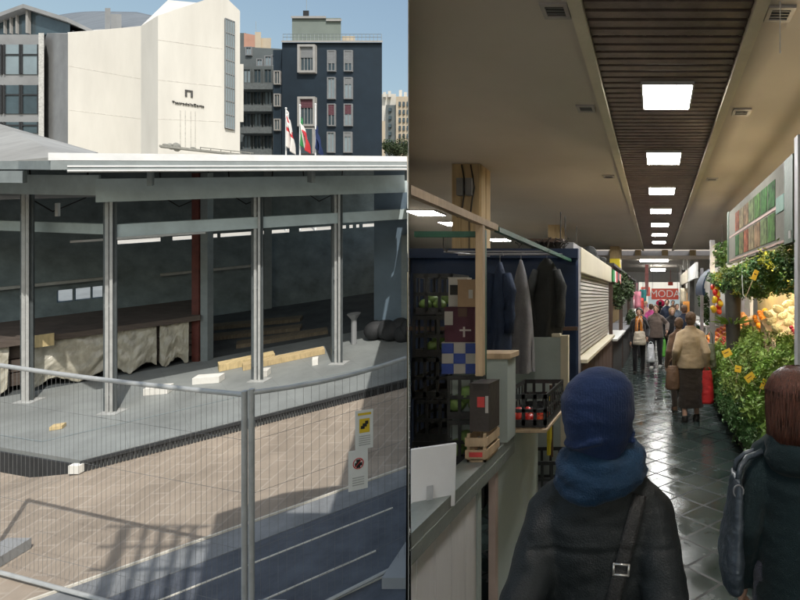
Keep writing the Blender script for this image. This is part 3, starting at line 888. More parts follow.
for r in range(4):
    y0 = 70 + 22 * r
    for c in range(3):
        x0 = 244.5 + 10.4 * c
        if x0 + 7 < 275: fwin(ga, x0, y0, x0 + 6.5, y0 + 13, 67.95, M['apt_grey'], M['dark_glass'] if (r + c) % 3 else M['pale_glass'])
    mb = MB(); a1, b1 = P(240, y0 + 13.5, 67), P(275.5, y0 + 19.5, 67)
    mb.box((a1.x, 66.9, b1.z), (b1.x, 67.05, a1.z)); mb.box((a1.x, 67.06, b1.z), (b1.x, 67.99, b1.z + .2))
    mb.build('balcony', mat('balcony', (.15, .17, .175), .8), ga)
mb = MB(); q = P(274.7, 66, 67.5); mb.box((q.x - .1, 67.3, gz(67.5)), (q.x + .1, 67.5, q.z)); mb.build('downpipe', M['apt_white'], ga)

# pale flats far right, trees in front
fb_ = thing('distant_flats', 'distant pale cream apartment blocks with many small windows beyond the navy block', 'building', P(397, 170, 120))
for pl, tp, m in (([(380, 122), (396, 122), (396, 132), (380, 132)], 94, 'apt_white'), ([(386, 118), (420, 118), (420, 119), (386, 121.9)], 105, 'apt_grey'), ([(396, 117), (425, 117), (425, 130), (398, 130)], 96.5, 'apt_cream'),
                  ([(381.5, 110), (385, 110), (385, 114), (381.5, 114)], 121, 'apt_cream')):
    mb = MB(); bprism(mb, pl, [tp] * 4); mb.build('wall', M[m], fb_, clip=1)
mb = MB()
for px in (383, 388, 399, 404): mb_ = bprism(mb, [(px, 121), (px + 3, 121), (px + 3, 123), (px, 123)], [90 + px % 3] * 4, 97)
mb.build('roof_room', M['apt_white'], fb_, clip=1)
for r in range(6):
    for px in (399, 403, 407):
        mb = MB(); a1 = P(px, 102 + 8 * r, 116.9); mb.box((a1.x, 116.7, a1.z - 1.0), (a1.x + .4, 117.1, a1.z)); mb.build('window', M['dark_glass'], fb_, clip=1)
    if r < 5:
        mb = MB(); a1 = P(389, 108 + 8 * r, 117.8); mb.box((a1.x, 117.6, a1.z - .8), (a1.x + .5, 118.2, a1.z)); mb.build('window', M['dark_glass'], fb_)

def leaf_cloud(mb, c, r, n, size, seed):
    rd = random.Random(seed)
    for k in range(n):
        while True:
            d = Vector((rd.uniform(-1, 1), rd.uniform(-1, 1), rd.uniform(-1, 1)))
            if .2 < d.length < 1: break
        f = .72 + .4 * noise.noise(d * 2.3 + Vector((seed, 0, 0)))
        p = Vector(c) + Vector((d.x * r[0], d.y * r[1], d.z * r[2])) * f
        a1 = Vector((rd.uniform(-1, 1), rd.uniform(-1, 1), rd.uniform(-.6, .6))).normalized() * size * rd.uniform(.6, 1.3)
        b1 = Vector((rd.uniform(-1, 1), rd.uniform(-1, 1), rd.uniform(-1, 1))).normalized() * size * rd.uniform(.4, .8)
        mb.add([p - a1, p + b1, p + a1, p - b1], [(0, 1, 2, 3)])
for k, (px, top, Y, r) in enumerate(((389, 137, 90, 1.7), (396, 141, 88, 1.6), (403, 135, 92, 2.2), (411, 139, 91, 2.0))):
    c = P(px, top, Y); c.z -= r
    lb = ('small dark green tree beside the right edge of the navy block', 'low bushy tree second from the navy block', 'tallest dark tree in front of the cream flats', 'tree at the right end of the row beside the hall wall')[k]
    t = thing('tree', lb, 'tree', (c.x, c.y, gz(Y)), group='trees in front of the distant flats')
    mb = MB(); mb.path([(c.x, c.y, gz(Y, -.3)), (c.x + .1, c.y, (gz(Y) + c.z) / 2), (c.x, c.y, c.z)], [.22, .16, .06], 7)
    for j in range(4): mb.path([(c.x, c.y, c.z - .8), (c.x + math.cos(j * 1.6) * .8, c.y + math.sin(j * 1.6) * .8, c.z + .5)], [.07, .02], 5)
    mb.build('trunk', M['bark'], t, clip=1)
    mb = MB(); leaf_cloud(mb, c, (r, r, r), 1100, .16, k + 3); mb.build('crown', M['leaf'], t, clip=0 if k < 3 else 1)

# flagpoles
def flag(px, top, fx0, fy0, fx1, fy1, bands, label, Y=30, em=False):
    base = P(px, 110, Y)
    t = thing('flagpole', label, 'flagpole', (base.x, base.y, gz(Y)), group='flagpoles behind the pavilion roof')
    mb = MB(); mb.tube((base.x, Y, gz(Y)), P(px, top, Y), .05, .035, 10); mb.ell(P(px, top - .6, Y), .06); mb.build('pole', M['alu'], t, smooth=True)
    nbd = len(bands)
    fl = None
    def fn(a_, b_):
        # cloth hanging limp: width shrinks, folds
        px_ = px + .6 + (fx1 - px) * a_ * (.35 + .75 * math.sin(min(1, b_ * 1.15) * math.pi * .62))
        py_ = fy0 + (fy1 - fy0) * b_ + a_ * 14 * (1 - b_ * .4)
        return P(px_, py_, Y) + Vector((0, .16 * math.sin(a_ * 11 + b_ * 3), 0))
    mb = MB(); mb.sheet(fn, 24, 24, .01)
    mats = [M[q] for q in bands]
    nU = 24
    for i, f in enumerate(mb.f):
        q = sum((mb.v[j] for j in f), Vector()) / len(f)
    k = 0
    for j in range(24):
        for i in range(24):
            bi = min(nbd - 1, int((i + .5) / 24 * nbd))
            if em == 'cross' : bi = 1 if (11 <= i <= 12 or 9 <= j <= 11) else 0
            mb.m[k] = bi; mb.m[k+1] = bi; k += 2
    mb.build('flag', mats, t, smooth='all')
flag(286, 109, 287, 110, 293, 146, ['flag_white', 'flag_red'], 'flagpole with a white flag bearing a red cross, leftmost of three', em='cross')
flag(300, 106, 301, 117, 308, 145, ['flag_green', 'flag_white', 'flag_red'], 'flagpole with a green white and red flag, middle of three')
flag(315.5, 105, 316, 125, 321, 148, ['flag_blue', 'flag_blue'], 'flagpole with a dark blue flag, rightmost of three')

# ================================================================= THE MARKET HALL
M['hall_ceiling'] = mat('hall_ceiling', (.57, .515, .455), .85, var=.06, scale=.8, bump=.05, dirt=.12)
M['hall_wall'] = mat('hall_wall', (.55, .53, .48), .8, var=.1, scale=.8, dirt=.2)
M['rail_cream'] = mat('rail_cream', (.62, .56, .44), .6, var=.08, scale=3)
M['slat'] = mat('slat', (.17, .13, .11), .45, metal=.3, var=.25, scale=6)
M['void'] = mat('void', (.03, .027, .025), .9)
M['panel_light'] = emit('panel_light', (1.0, .985, .955), PANEL_E)
M['tube_light'] = emit('tube_light', (1.0, .97, .90), 75)
M['floor_tile'] = brick_mat('floor_tile', (.030, .044, .041), (.022, .034, .032), (.009, .012, .012), .30, .30, .012, rot=R(45), rough=.4, bump=.16, rvar=(.07, .34), offset=0, var=.35, nscale=2.6, spec=.25)
M['col_wood'] = mat('col_wood', (.42, .31, .17), .7, var=.2, scale=3, stretch=(6, 6, .5), bump=.15)
M['box_grey'] = mat('box_grey', (.16, .16, .155), .5, var=.1)
M['cable'] = mat('cable', (.03, .025, .02), .6)
M['vent'] = mat('vent', (.38, .35, .33), .5, var=.05)
M['ledge'] = mat('ledge', (.25, .275, .26), .45, metal=.35, var=.15, scale=5, dirt=.3)
M['board_beige'] = mat('board_beige', (.66, .66, .68), .7, var=.1, scale=2, stretch=(3, 3, .4), dirt=.25)
M['board_green'] = mat('board_green', (.36, .42, .41), .6, var=.12, scale=1.6, dirt=.3)
M['pinkish'] = mat('pinkish', (.42, .33, .30), .7, var=.1)
M['wood_pale'] = mat('wood_pale', (.42, .31, .20), .65, var=.2, scale=4, stretch=(6, 6, .6))
M['green_paint'] = mat('green_paint', (.025, .085, .06), .45, var=.2, scale=6)
M['tarp'] = mat('tarp', (.013, .026, .062), .55, var=.2, scale=3, bump=.3, bscale=6, spec=.3)
M['crate_black'] = mat('crate_black', (.026, .028, .030), .38, var=.2, scale=9)
M['carton'] = mat('carton', (.32, .22, .14), .85, var=.12, scale=5)
M['carton_white'] = mat('carton_white', (.40, .39, .37), .8, var=.08)
M['carton_purple'] = mat('carton_purple', (.055, .015, .028), .6, var=.2)
M['carton_dark'] = mat('carton_dark', (.035, .03, .028), .6, var=.2)
M['blue_print'] = mat('blue_print', (.03, .06, .25), .6, var=.1)
M['foam_board'] = mat('foam_board', (.68, .68, .70), .7, var=.06)
M['red_label'] = mat('red_label', (.5, .05, .05), .6)
M['tomato'] = mat('tomato', (.55, .045, .02), .3, var=.2, rnd=.15, bump=0)
M['melon'] = mat('melon', (.13, .21, .06), .5, var=.3, scale=12, rnd=.15)
M['cream_metal'] = mat('cream_metal', (.54, .495, .38), .5, var=.08, scale=2, dirt=.2)
M['grey_metal'] = mat('grey_metal', (.28, .28, .30), .4, metal=.4, var=.1)
M['yellow'] = mat('yellow', (.65, .52, .03), .5, var=.1)
M['dark_wood'] = mat('dark_wood', (.07, .042, .03), .6, var=.3, scale=5, stretch=(5, 5, .6))
M['parsley'] = mat('parsley', (.16, .25, .045), .55, var=.45, scale=9, bump=0, rnd=.3)
M['herb_dark'] = mat('herb_dark', (.055, .135, .032), .55, var=.45, scale=9, bump=0, rnd=.3)
M['herb_yellow'] = mat('herb_yellow', (.36, .36, .04), .55, var=.4, scale=9, bump=0, rnd=.2)
M['stem'] = mat('stem', (.20, .28, .09), .6, var=.2, bump=0)
M['orange'] = mat('orange', (.72, .25, .02), .4, var=.25, scale=12, bump=.12, bscale=90, rnd=.3)
M['apple_red'] = mat('apple_red', (.45, .05, .03), .3, var=.4, scale=8, rnd=.2, bump=0)
M['peach'] = mat('peach', (.72, .36, .16), .5, var=.25, scale=8, rnd=.2, bump=0)
M['radish'] = mat('radish', (.5, .04, .09), .35, var=.25, rnd=.15, bump=0)
M['cauli'] = mat('cauli', (.68, .63, .42), .75, var=.12, scale=20, bump=.9, bscale=50)
M['yellow_pepper'] = mat('yellow_pepper', (.7, .48, .03), .3, var=.2, rnd=.2, bump=0)
M['price_tag'] = mat('price_tag', (.72, .45, .03), .6, var=.06, bump=0)
M['banner_red'] = mat('banner_red', (.60, .09, .06), .6, var=.08)
M['white_paint'] = mat('white_paint', (.72, .72, .70), .5, var=.06)
M['sign_photo'] = mat('sign_photo', (.16, .155, .13), .75, var=.2, scale=3, bump=0, spec=.1)
M['dark_green'] = mat('dark_green', (.045, .085, .05), .5, var=.2)
M['stall_dark'] = mat('stall_dark', (.035, .033, .03), .7, var=.3)
M['awning_white'] = mat('awning_white', (.6, .6, .58), .7, var=.06)
M['awning_blue'] = mat('awning_blue', (.006, .022, .05), .6)

ZC = 3.87
def hallshell():
    # floor
    mb = MB()
    mb.prism([(WK*1.9 + .01, 1.9), (-.9, 1.9), (-.62, 1.3), (-.4, -2), (4.8, -2), (4.8, 36), (WK*36 + .01, 36)], -.15, 0)
    struct(tag(mb.build('floor', M['floor_tile']), 'wet dark diagonal tile floor of the market aisle', 'floor'))
    # ceiling left, right; trough grille between
    xl, xr = -.545, .714
    mb = MB(); mb.prism([(-1.4, 2.9), (xl, 2.9), (xl, 22), (WK*22, 22), (WK*3.475, 3.475)], ZC, ZC + .14)
    mb.prism([(-.35, .2), (xl + .9, .2), (xl + .9, 2.899), (-2.0, 2.899), (-1.66, 3.47), (-2.2, 3.3), (-2.62, 2.88), (-1.73, 1.59)], ZC, ZC + .14)  # unseen canopy added, its outline shaped to cast the shadow on the plaza
    struct(tag(mb.build('ceiling', M['hall_ceiling']), 'plain beige ceiling left of the light trough', 'ceiling'))
    mb = MB(); mb.box((xr, -2, ZC), (4.8, 22, ZC + .14)); mb.box((xl + .901, -2, ZC), (xr - .001, 2.899, ZC + .14)); mb.box((-2.2, -2, ZC), (xl + .9, .199, ZC + .14))
    struct(tag(mb.build('ceiling', M['hall_ceiling']), 'plain beige ceiling right of the light trough', 'ceiling'))
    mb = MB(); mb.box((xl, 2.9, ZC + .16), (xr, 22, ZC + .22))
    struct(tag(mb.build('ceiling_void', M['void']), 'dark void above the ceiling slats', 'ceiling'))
    mb = MB()
    y = 2.95
    rd = random.Random(4)
    while y < 22:
        mb.box((xl + .04, y, ZC + .03), (xr - .04, y + .085, ZC + .045 + rd.uniform(0, .008))); y += .125
    for k in range(7): 
        x = xl + .1 + k * (xr - xl - .2) / 6; mb.box((x - .012, 2.95, ZC + .055), (x + .012, 22, ZC + .085))
    struct(tag(mb.build('ceiling_slats', M['slat']), 'brown metal slats of the ceiling trough', 'ceiling'))
    for x in (xl, xr):
        mb = MB(); mb.box((x - .045, 2.9, ZC - .045), (x + .045, 22, ZC + .03 - .031)); mb.box((x - .03 if x > 0 else x - .0, 2.9, ZC + .0), (x + .0 if x > 0 else x + .03, 22, ZC + .16))
        struct(tag(mb.build('ceiling_rail', M['rail_cream']), 'cream edge rail on the %s side of the ceiling trough' % ('left' if x < 0 else 'right'), 'ceiling'))
    # thin west partition of sheet panels between hall and plaza
    d = Vector((WK, 1, 0)).normalized(); n = Vector((d.y, -d.x, 0))
    mb = MB()
    a = Vector((WK * 2.35, 2.35, -2.2)); b = Vector((WK * 36, 36, -2.2))
    mb.add([a + n*.001, b - n*.006, b + n*.006, a + n*.003] + [q + Vector((0, 0, 6.2)) for q in (a + n*.001, b - n*.006, b + n*.006, a + n*.003)],
           [(0,1,2,3),(4,5,6,7),(0,1,5,4),(1,2,6,5),(2,3,7,6),(3,0,4,7)])
    struct(tag(mb.build('hall_wall', M['hall_wall']), 'thin sheet partition between the market hall and the plaza', 'wall'))
    mb = MB(); mb.box((4.8, -2, 0), (4.9, 36, 4.1)); struct(tag(mb.build('hall_wall', M['hall_wall']), 'right outer wall of the market hall', 'wall'))
    mb = MB(); mb.box((-2.2, -2.1, 3.3), (4.8, -2.0, 4.0)); struct(tag(mb.build('hall_wall', M['hall_wall']), 'lintel over the open entrance behind the viewer', 'wall'))
    mb = MB(); mb.box((-14, -40, -.12), (30, -2.12, -.03)); struct(tag(mb.build('forecourt', M['terrain']), 'pale sunlit forecourt outside the market entrance', 'ground'))  # unseen ground added to bounce sunlight onto the hall ceiling
    # bulkhead beam across the hall's far end, with ochre blocks, then the lower bright end bay
    mb = MB(); mb.box((WK*22 + .1, 22, 3.47), (4.8, 22.3, 3.62)); mb.box((WK*22+.1, 22.31, 3.85), (4.8, 22.5, 4.1))
    struct(tag(mb.build('beam', M['hall_ceiling']), 'cream cross beam where the ceiling steps down', 'beam'))
    mb = MB(); mb.box((WK*22 + .1, 22.22, 3.62), (4.8, 22.3, 3.84))
    struct(tag(mb.build('beam_infill', M['grey_metal']), 'grey band of high vents above the cross beam', 'beam'))
    mb = MB()
    for px in (638, 665, 693, 612, 719): 
        x = X(px, 22); mb.box((x - .13, 22.05, 3.625), (x + .13, 22.21, 3.865))
    struct(tag(mb.build('beam_block', M['col_wood']), 'ochre blocks on the cross beam', 'beam'))
    mb = MB(); mb.box((WK*36, 22.3, 3.60), (4.8, 36, 3.75)); struct(tag(mb.build('ceiling', M['hall_ceiling']), 'lower ceiling of the far bay', 'ceiling'))
    mb = MB(); mb.box((WK*36, 36, 0), (-1.2, 36.1, 3.75)); mb.box((2.2, 36, 0), (4.9, 36.1, 3.75)); mb.box((-1.2, 36, 2.9), (2.2, 36.1, 3.75))
    struct(tag(mb.build('end_wall', M['white_paint']), 'white end wall round the bright exit opening', 'wall'))
hallshell()
t = thing('roof_railing', 'tall railing of upright bars along the edge of the hall roof', 'railing', (-2.1, 1.55, 4.0))
mb = MB(); mb.box((-2.7, 1.46, 3.9), (-1.62, 1.6, 3.99)); mb.build('ledge', M['conc'], t)
for k, (x_, r_) in enumerate(((-2.5, .055), (-2.28, .028), (-2.11, .028), (-1.94, .028), (-1.78, .028))):
    mb = MB(); mb.tube((x_, 1.53, 3.99), (x_, 1.53, 5.85), r_); mb.build('bar', M['frame_grey'], t)
for h in (4.75, 5.3, 5.85):
    mb = MB(); mb.tube((-2.7, 1.53, h), (-1.62, 1.53, h), .022); mb.build('rail', M['frame_grey'], t)
# daylight beyond the exit: a pale street outside the far door
mb = MB(); mb.box((-8, 36.15, -.1), (8, 70, -.02)); struct(tag(mb.build('street', M['pale_stone']), 'pale street beyond the hall exit', 'street'))

t = thing('street_building', 'pale sunlit house front across the street beyond the hall exit', 'building', (0, 62, 0))
mb = MB(); mb.box((-5, 62, -.1), (8, 66, 7)); mb.build('wall', M['white_conc'], t)
for k in range(4):
    mb = MB(); mb.box((-3.5 + 2.6 * k, 61.9, .9), (-2.4 + 2.6 * k, 62.1, 2.4)); mb.build('window', M['pale_glass'], t)
# lights
def panel(px_near, py_near, x0, x1, y0, y1, z, label, m, group='square ceiling light panels'):
    t = thing('ceiling_light', label, 'ceiling light', ((x0 + x1) / 2, (y0 + y1) / 2, z), group=group)
    mb = MB(); mb.box((x0, y0, z - .03), (x1, y1, z - .018)); mb.build('diffuser', m, t)
    mb = MB()
    f = .018
    mb.box((x0 - f, y0 - f, z - .033), (x1 + f, y0 - .001, z + .02)); mb.box((x0 - f, y1 + .001, z - .033), (x1 + f, y1 + f, z + .02))
    mb.box((x0 - f, y0 - .001, z - .033), (x0 - .001, y1 + .001, z + .02)); mb.box((x1 + .001, y0 - .001, z - .033), (x1 + f, y1 + .001, z + .02))
    mb.build('frame', M['frame_w'], t)
names = ['largest and nearest bright panel in the ceiling trough', 'second bright panel from the front in the ceiling trough', 'third bright panel along the ceiling trough', 'fourth bright panel along the ceiling trough, midway down the row',
         'third from last bright panel in the ceiling trough', 'second from last bright panel in the ceiling trough', 'farthest bright panel of the ceiling trough, by the cross beam']
names += ['ceiling panel directly above the rear doorway, behind the viewer', 'ceiling panel just over the camera position before the visible row']
for k in (0, 1, 2, 3, 4, 5, 6, -2):  # last one is out of view, added to brighten the near stall
    y = 4.91 + 2.31 * k
    panel(0, 0, -.125, .345, y, y + .62, ZC + .03, names[k], M['panel_light'])
side = [(11.9, 'bright panel over the left aisle at the hall wall, nearest of its row'), (13.7, 'bright panel over the left aisle beside the first wood clad column'), (17.6, 'bright panel over the left aisle above the blue tarp, farthest of its row')]
for y, lb in side:
    panel(0, 0, -5.75, -5.1, y, y + .7, ZC - .001, lb, M['panel_light'], 'ceiling panels over the left aisle')
def tube_l(px0, px1, py, Y, lb):
    a, b = P(px0, py, Y), P(px1, py, Y)
    t = thing('ceiling_light', lb, 'ceiling light', ((a.x + b.x) / 2, Y, a.z), group='tube lights of the far bay')
    mb = MB(); mb.box((a.x, Y - .12, a.z - .06), (b.x, Y + .12, a.z + .05)); mb.build('diffuser', M['tube_light'], t, bevel=.01)
    mb = MB(); mb.box((a.x - .05, Y - .14, a.z + .052), (b.x + .05, Y + .14, a.z + .09)); mb.build('frame', M['frame_w'], t)
tube_l(640, 668, 260, 24, 'long tube light hanging in the far bay just past the cross beam')
tube_l(651, 665, 270, 29, 'shorter looking tube light farther into the bright far bay')
tube_l(642, 672, 262, 33.5, 'tube light close to the white end wall')
# vents
for k, (x, y, lb) in enumerate(((-.70, 3.62, 'large square air vent nearest in the left ceiling'), (-.74, 5.5, 'smaller looking vent farther back beside the left trough rail'),
                    (.87, 3.66, 'square air vent in the right ceiling behind the pull cord'), (.92, 5.6, 'smaller looking vent farther back in the right ceiling'), (-.78, 8.6, 'far small vent in the left ceiling'), (.95, 8.8, 'far small vent in the right ceiling'))):
    t = thing('ceiling_vent', lb, 'vent', (x, y, ZC), group='square vents in the ceiling')
    mb = MB(); s = .095; f = .03
    for a, b in (((-s, -s), (s, -s + f)), ((-s, s - f), (s, s)), ((-s, -s + f), (-s + f, s - f)), ((s - f, -s + f), (s, s - f))):
        mb.box((x + a[0], y + a[1], ZC - .018), (x + b[0], y + b[1], ZC - .001))
    mb.build('frame', M['vent'], t)
    mb = MB(); mb.box((x - s + f, y - s + f, ZC - .006), (x + s - f, y + s - f, ZC - .002)); mb.build('backing', M['void'], t)
    mb = MB()
    for j in range(3): mb.box((x - s + f, y - .045 + j * .036, ZC - .015), (x + s - f, y - .035 + j * .036, ZC - .008))
    mb.build('louvre', M['box_grey'], t)
mb = MB(); mb.tube((.84, 3.52, ZC - .001), (.84, 3.52, 3.54), .0035, n=6); mb.ell((.84, 3.52, 3.53), (.006, .006, .015), 8, 6)
tag(mb.build('pull_cord', M['white_paint'], smooth=True), 'white pull cord hanging from the right ceiling', 'cord')

# wood clad columns
def column(px0, px1, pside, Y0, label, boxes=True):
    x0, x1 = X(px0, Y0), X(px1, Y0)
    Y1 = Y0 * (px1 - CX) / (pside - CX)
    t = thing('column', label, 'column', ((x0 + x1) / 2, (Y0 + Y1) / 2, 0), group='wood clad columns behind the left stalls')
    mb = MB(); mb.box((x0, Y0, 0), (x1, Y1, ZC)); mb.build('core', M['col_wood'], t)
    mb = MB()
    for f in (0, .34, .68): mb.box((x0 + (x1 - x0) * f + .004, Y0 - .012, 0), (x0 + (x1 - x0) * (f + .32), Y0 - .001, ZC - .01))
    mb.box((x1 + .001, Y0 + .02, 0), (x1 + .012, Y1 - .25, ZC - .01)); mb.box((x1 + .001, Y1 - .22, .0), (x1 + .012, Y1 - .02, ZC - .01))
    mb.build('cladding', M['col_wood'], t)
    if boxes:
        for px in (460.5, 469.5):
            c = P(px, 187, Y0 - .05)
            mb = MB(); mb.box((c.x - .05, Y0 - .10, c.z - .13), (c.x + .05, Y0 - .013, c.z + .13)); bx = mb.build('junction_box', M['box_grey'], t, bevel=.012)
            mb = MB(); mb.path([(c.x + .01, Y0 - .03, ZC - .02), (c.x + .015, Y0 - .03, c.z + .3), (c.x + .05, Y0 - .04, c.z + .13), (c.x + .075, Y0 - .05, c.z), (c.x + .04, Y0 - .04, c.z - .17), (c.x + .02, Y0 - .03, c.z - .3), (c.x + (-.06 if px < 465 else .0), Y0 - .03, c.z - .45)], .011, 6)
            mb.build('cable', M['cable'], bx, smooth=True)
        mb = MB(); c = P(469.5, 215, Y0); mb.box((c.x - .006, Y0 - .02, 1.5), (c.x + .006, Y0 - .013, c.z)); mb.build('conduit', M['cable'], t)
column(452, 480, 490, 7.8, 'wood clad column with two grey junction boxes and dark cables')
column(548, 559, 566, 14.4, 'plain wood clad column farther back above the hanging coats', False)
column(610, 619, 621.5, 20.5, 'farthest wood clad column above the stalls beyond the shutter', False)

# ------------------------------------------------ left stall: ledge, boards, frame
sx = -.90
lf = thing('market_stall', 'nearest left market stall with a grey ledge, beige boards and timber top frame', 'market stall', (sx, 2.9, 0))
mb = MB(); mb.box((sx - .13, 1.9, .945), (sx, 3.3, 1.0)); mb.box((sx - .012, 1.9, .885), (sx + .004, 3.3, .944)); mb.build('ledge', M['ledge'], lf, clip=-1)
mb = MB()
y = 1.9
for k, wd in enumerate((.12, .17, .17, .18, .15)):
    mb.box((sx - .05, y + .003, 0), (sx - .03, y + wd - .003, .884)); y += wd
mb.build('front_board', M['board_beige'], lf, clip=-1)
mb = MB(); mb.box((sx - .05, y, 0), (sx - .02, y + .05, .884)); mb.build('edge_strip', M['board_green'], lf)
mb = MB(); mb.box((sx - .4, 1.92, .02), (sx - .35, 3.3, .884)); mb.build('inner_board', M['stall_dark'], lf, clip=-1)
mb = MB(); mb.box((sx - .06, 2.98, 0), (sx - .02, 3.03, .884)); mb.build('edge_strip', M['pinkish'], lf)
mb = MB(); mb.box((sx - .06, 3.031, 0), (sx - .02, 4.05, 1.0)); mb.build('side_panel', M['board_green'], lf)
mb = MB(); mb.box((-1.02, 1.92, .88), (-.93 + .0, 2.0, .885))
mb = MB(); mb.box((-1.45, 3.0, .60), (sx - .14, 3.36, .63)); mb.build('shelf', M['ledge'], lf, clip=-1)
# timber lintel, post, green frame
mb = MB(); mb.box((sx - .03, 1.88, 2.245), (sx + .005, 2.95, 2.28)); mb.build('lintel', M['wood_pale'], lf, clip=-1)
mb = MB(); mb.box((sx - .035, 2.69, 1.46), (sx + .003, 2.73, 2.244)); mb.build('post', M['wood_pale'], lf, bevel=.003)
mb = MB(); mb.box((sx - .03, 2.735, 1.46), (sx + .0, 2.765, 2.224)); mb.box((-1.27, 2.73, 2.185), (sx - .036, 2.76, 2.215)); mb.box((sx - .02, 2.96, 2.24), (sx + .01, 5.5, 2.27)); mb.build('green_frame', M['green_paint'], lf, clip=-1)
mb = MB(); mb.path([(-1.12, 2.74, 2.184), (-1.12, 2.74, 2.15), (-1.115, 2.735, 2.12), (-1.10, 2.73, 2.11), (-1.09, 2.725, 2.125)], .004, 6); mb.build('hook', M['cable'], lf, smooth=True)
# cabinet panel on the ledge
cb = thing('cabinet', 'grey green cabinet with a pale wooden cap standing at the end of the ledge', 'cabinet', (-1.05, 3.15, 1.0))
mb = MB(); mb.box((-1.24, 3.10, 1.001), (-.885, 3.28, 1.50)); mb.build('case', M['board_green'], cb, bevel=.004)
mb = MB(); mb.box((-1.26, 3.08, 1.501), (-.865, 3.29, 1.535)); mb.build('cap', M['wood_pale'], cb, bevel=.004)

def crate_mesh(w, d, h, parent, m, cells=5):
    mb = MB(); t = .008
    mb.box((-w/2, -d/2, 0), (w/2, d/2, .012)); mb.build('base', m, parent)
    def side(ax):
        for sgn in (-1, 1):
            mb = MB()
            o = (d if ax == 'x' else w) / 2 * sgn
            L = (w if ax == 'x' else d) / 2
            def bar(u0, u1, z0, z1, th=t):
                o0, o1 = (o, o - th * sgn)
                if ax == 'x': mb.box((u0, o0, z0), (u1, o1, z1))
                else: mb.box((o0, u0, z0), (o1, u1, z1))
            for z0, z1 in ((.012, .05), (h * .5 - .012, h * .5 + .012), (h - .03, h)): bar(-L, L, z0, z1)
            n = max(3, int(2 * L / (.075)))
            for k in range(n + 1):
                u = -L + 2 * L * k / n
                wd = .011 if 0 < k < n else .02
                bar(max(-L, u - wd), min(L, u + wd), .013, h - .002, t * .8)
            mb.build('side_lattice', m, parent)
    side('x'); side('y')
def crate(w, d, h, x, y, z, label, rz=0, group=None, m=None):
    t = thing('plastic_crate', label, 'crate', (0, 0, 0), 0, group)
    crate_mesh(w, d, h, t, m or M['crate_black'])
    t.location = (x, y, z); t.rotation_euler = (0, 0, rz)
    return t
proto = None
where = ['topmost', 'second from the top', 'third from the top', 'fourth from the top', 'second lowest', 'lowest']
pal = thing('low_stool', 'dark low stand under the tall black crate stack at the hall wall', 'stand', (-1.56, 3.78, 0))
mb = MB(); mb.box((-1.70, 3.62, .22), (-1.42, 3.98, .28)); mb.build('top', M['dark_wood'], pal)
for a in (-1.68, -1.46):
    for b in (3.64, 3.92):
        mb = MB(); mb.box((a, b, 0), (a + .03, b + .03, .219)); mb.build('leg', M['dark_wood'], pal)
for k in range(6):
    lb = 'black plastic crate, %s of the tall stack against the hall wall' % where[k]
    z = .281 + .293 * (5 - k)
    if proto is None: proto = c = crate(.27, .36, .288, -1.56, 3.8, z, lb, R(2), 'tall stack of black crates')
    else: copy_tree(proto, (-1.56 + .008 * math.sin(k * 3), 3.8, z), R(2) * math.cos(k * 2), lb)
ball_protos = {}

def ball(name, cat, label, r, m, loc, group, squash=1, rz=0, sc=1):
    key = (name, label)
    if key not in ball_protos:
        mb = MB()
        rd = random.Random(hash(name) % 1000)
        n0 = 0
        mb.ell((0, 0, 0), (r, r, r * squash), 16, 11)
        for q in mb.v:
            f = 1 - .10 * math.exp(-((q.z - r * squash) / (r * .25)) ** 2) - .05 * math.exp(-((q.z + r * squash) / (r * .25)) ** 2)
            q.x *= 1 + .03 * noise.noise(q * 30); q.z *= f
        mb.ell((0, 0, r * squash * .86), (r * .1, r * .1, r * .08), 6, 4)
        ball_protos[key] = mb.mesh(name, m, smooth='all')
    o = bpy.data.objects.new(name, ball_protos[key]); COL.objects.link(o)
    o.location = loc; o.rotation_euler = (random.uniform(-.5, .5), random.uniform(-.5, .5), random.uniform(0, 6)); o.scale = (sc,) * 3
    return tag(o, label, cat, group)
for k in range(3):
    lb = ('black lattice crate of pale green melons under the blue checked carton', 'black lattice crate, middle of the ledge stack of melon crates', 'black lattice crate, lowest of the ledge stack of melon crates')[k]
    z = .632 + .262 * (2 - k)
    c = copy_tree(proto, (-1.12, 3.19, z), R(3), lb); c.scale = (.78, .85, .89); c['group'] = 'melon crates behind the ledge'
    if k < 2:
        for j in range(6):
            ball('melon', 'melon', 'pale green melon inside the black crates below the blue checked carton', .055, M['melon'], (-1.18 + .06 * (j % 3), 3.09 + .12 * (j // 3), z + .085 + .05 * (j % 2)), 'melons in the black crates')
for j in range(8):
    ball('green_pepper', 'pepper', 'green pepper showing in the upper crates of the tall black stack', .045, M['melon'], (-1.63 + .05 * (j % 4), 3.68 + .1 * (j // 4), .281 + .293 * (5 - j % 2) + .07 + .04 * (j // 4)), 'peppers in the tall crate stack', .9)
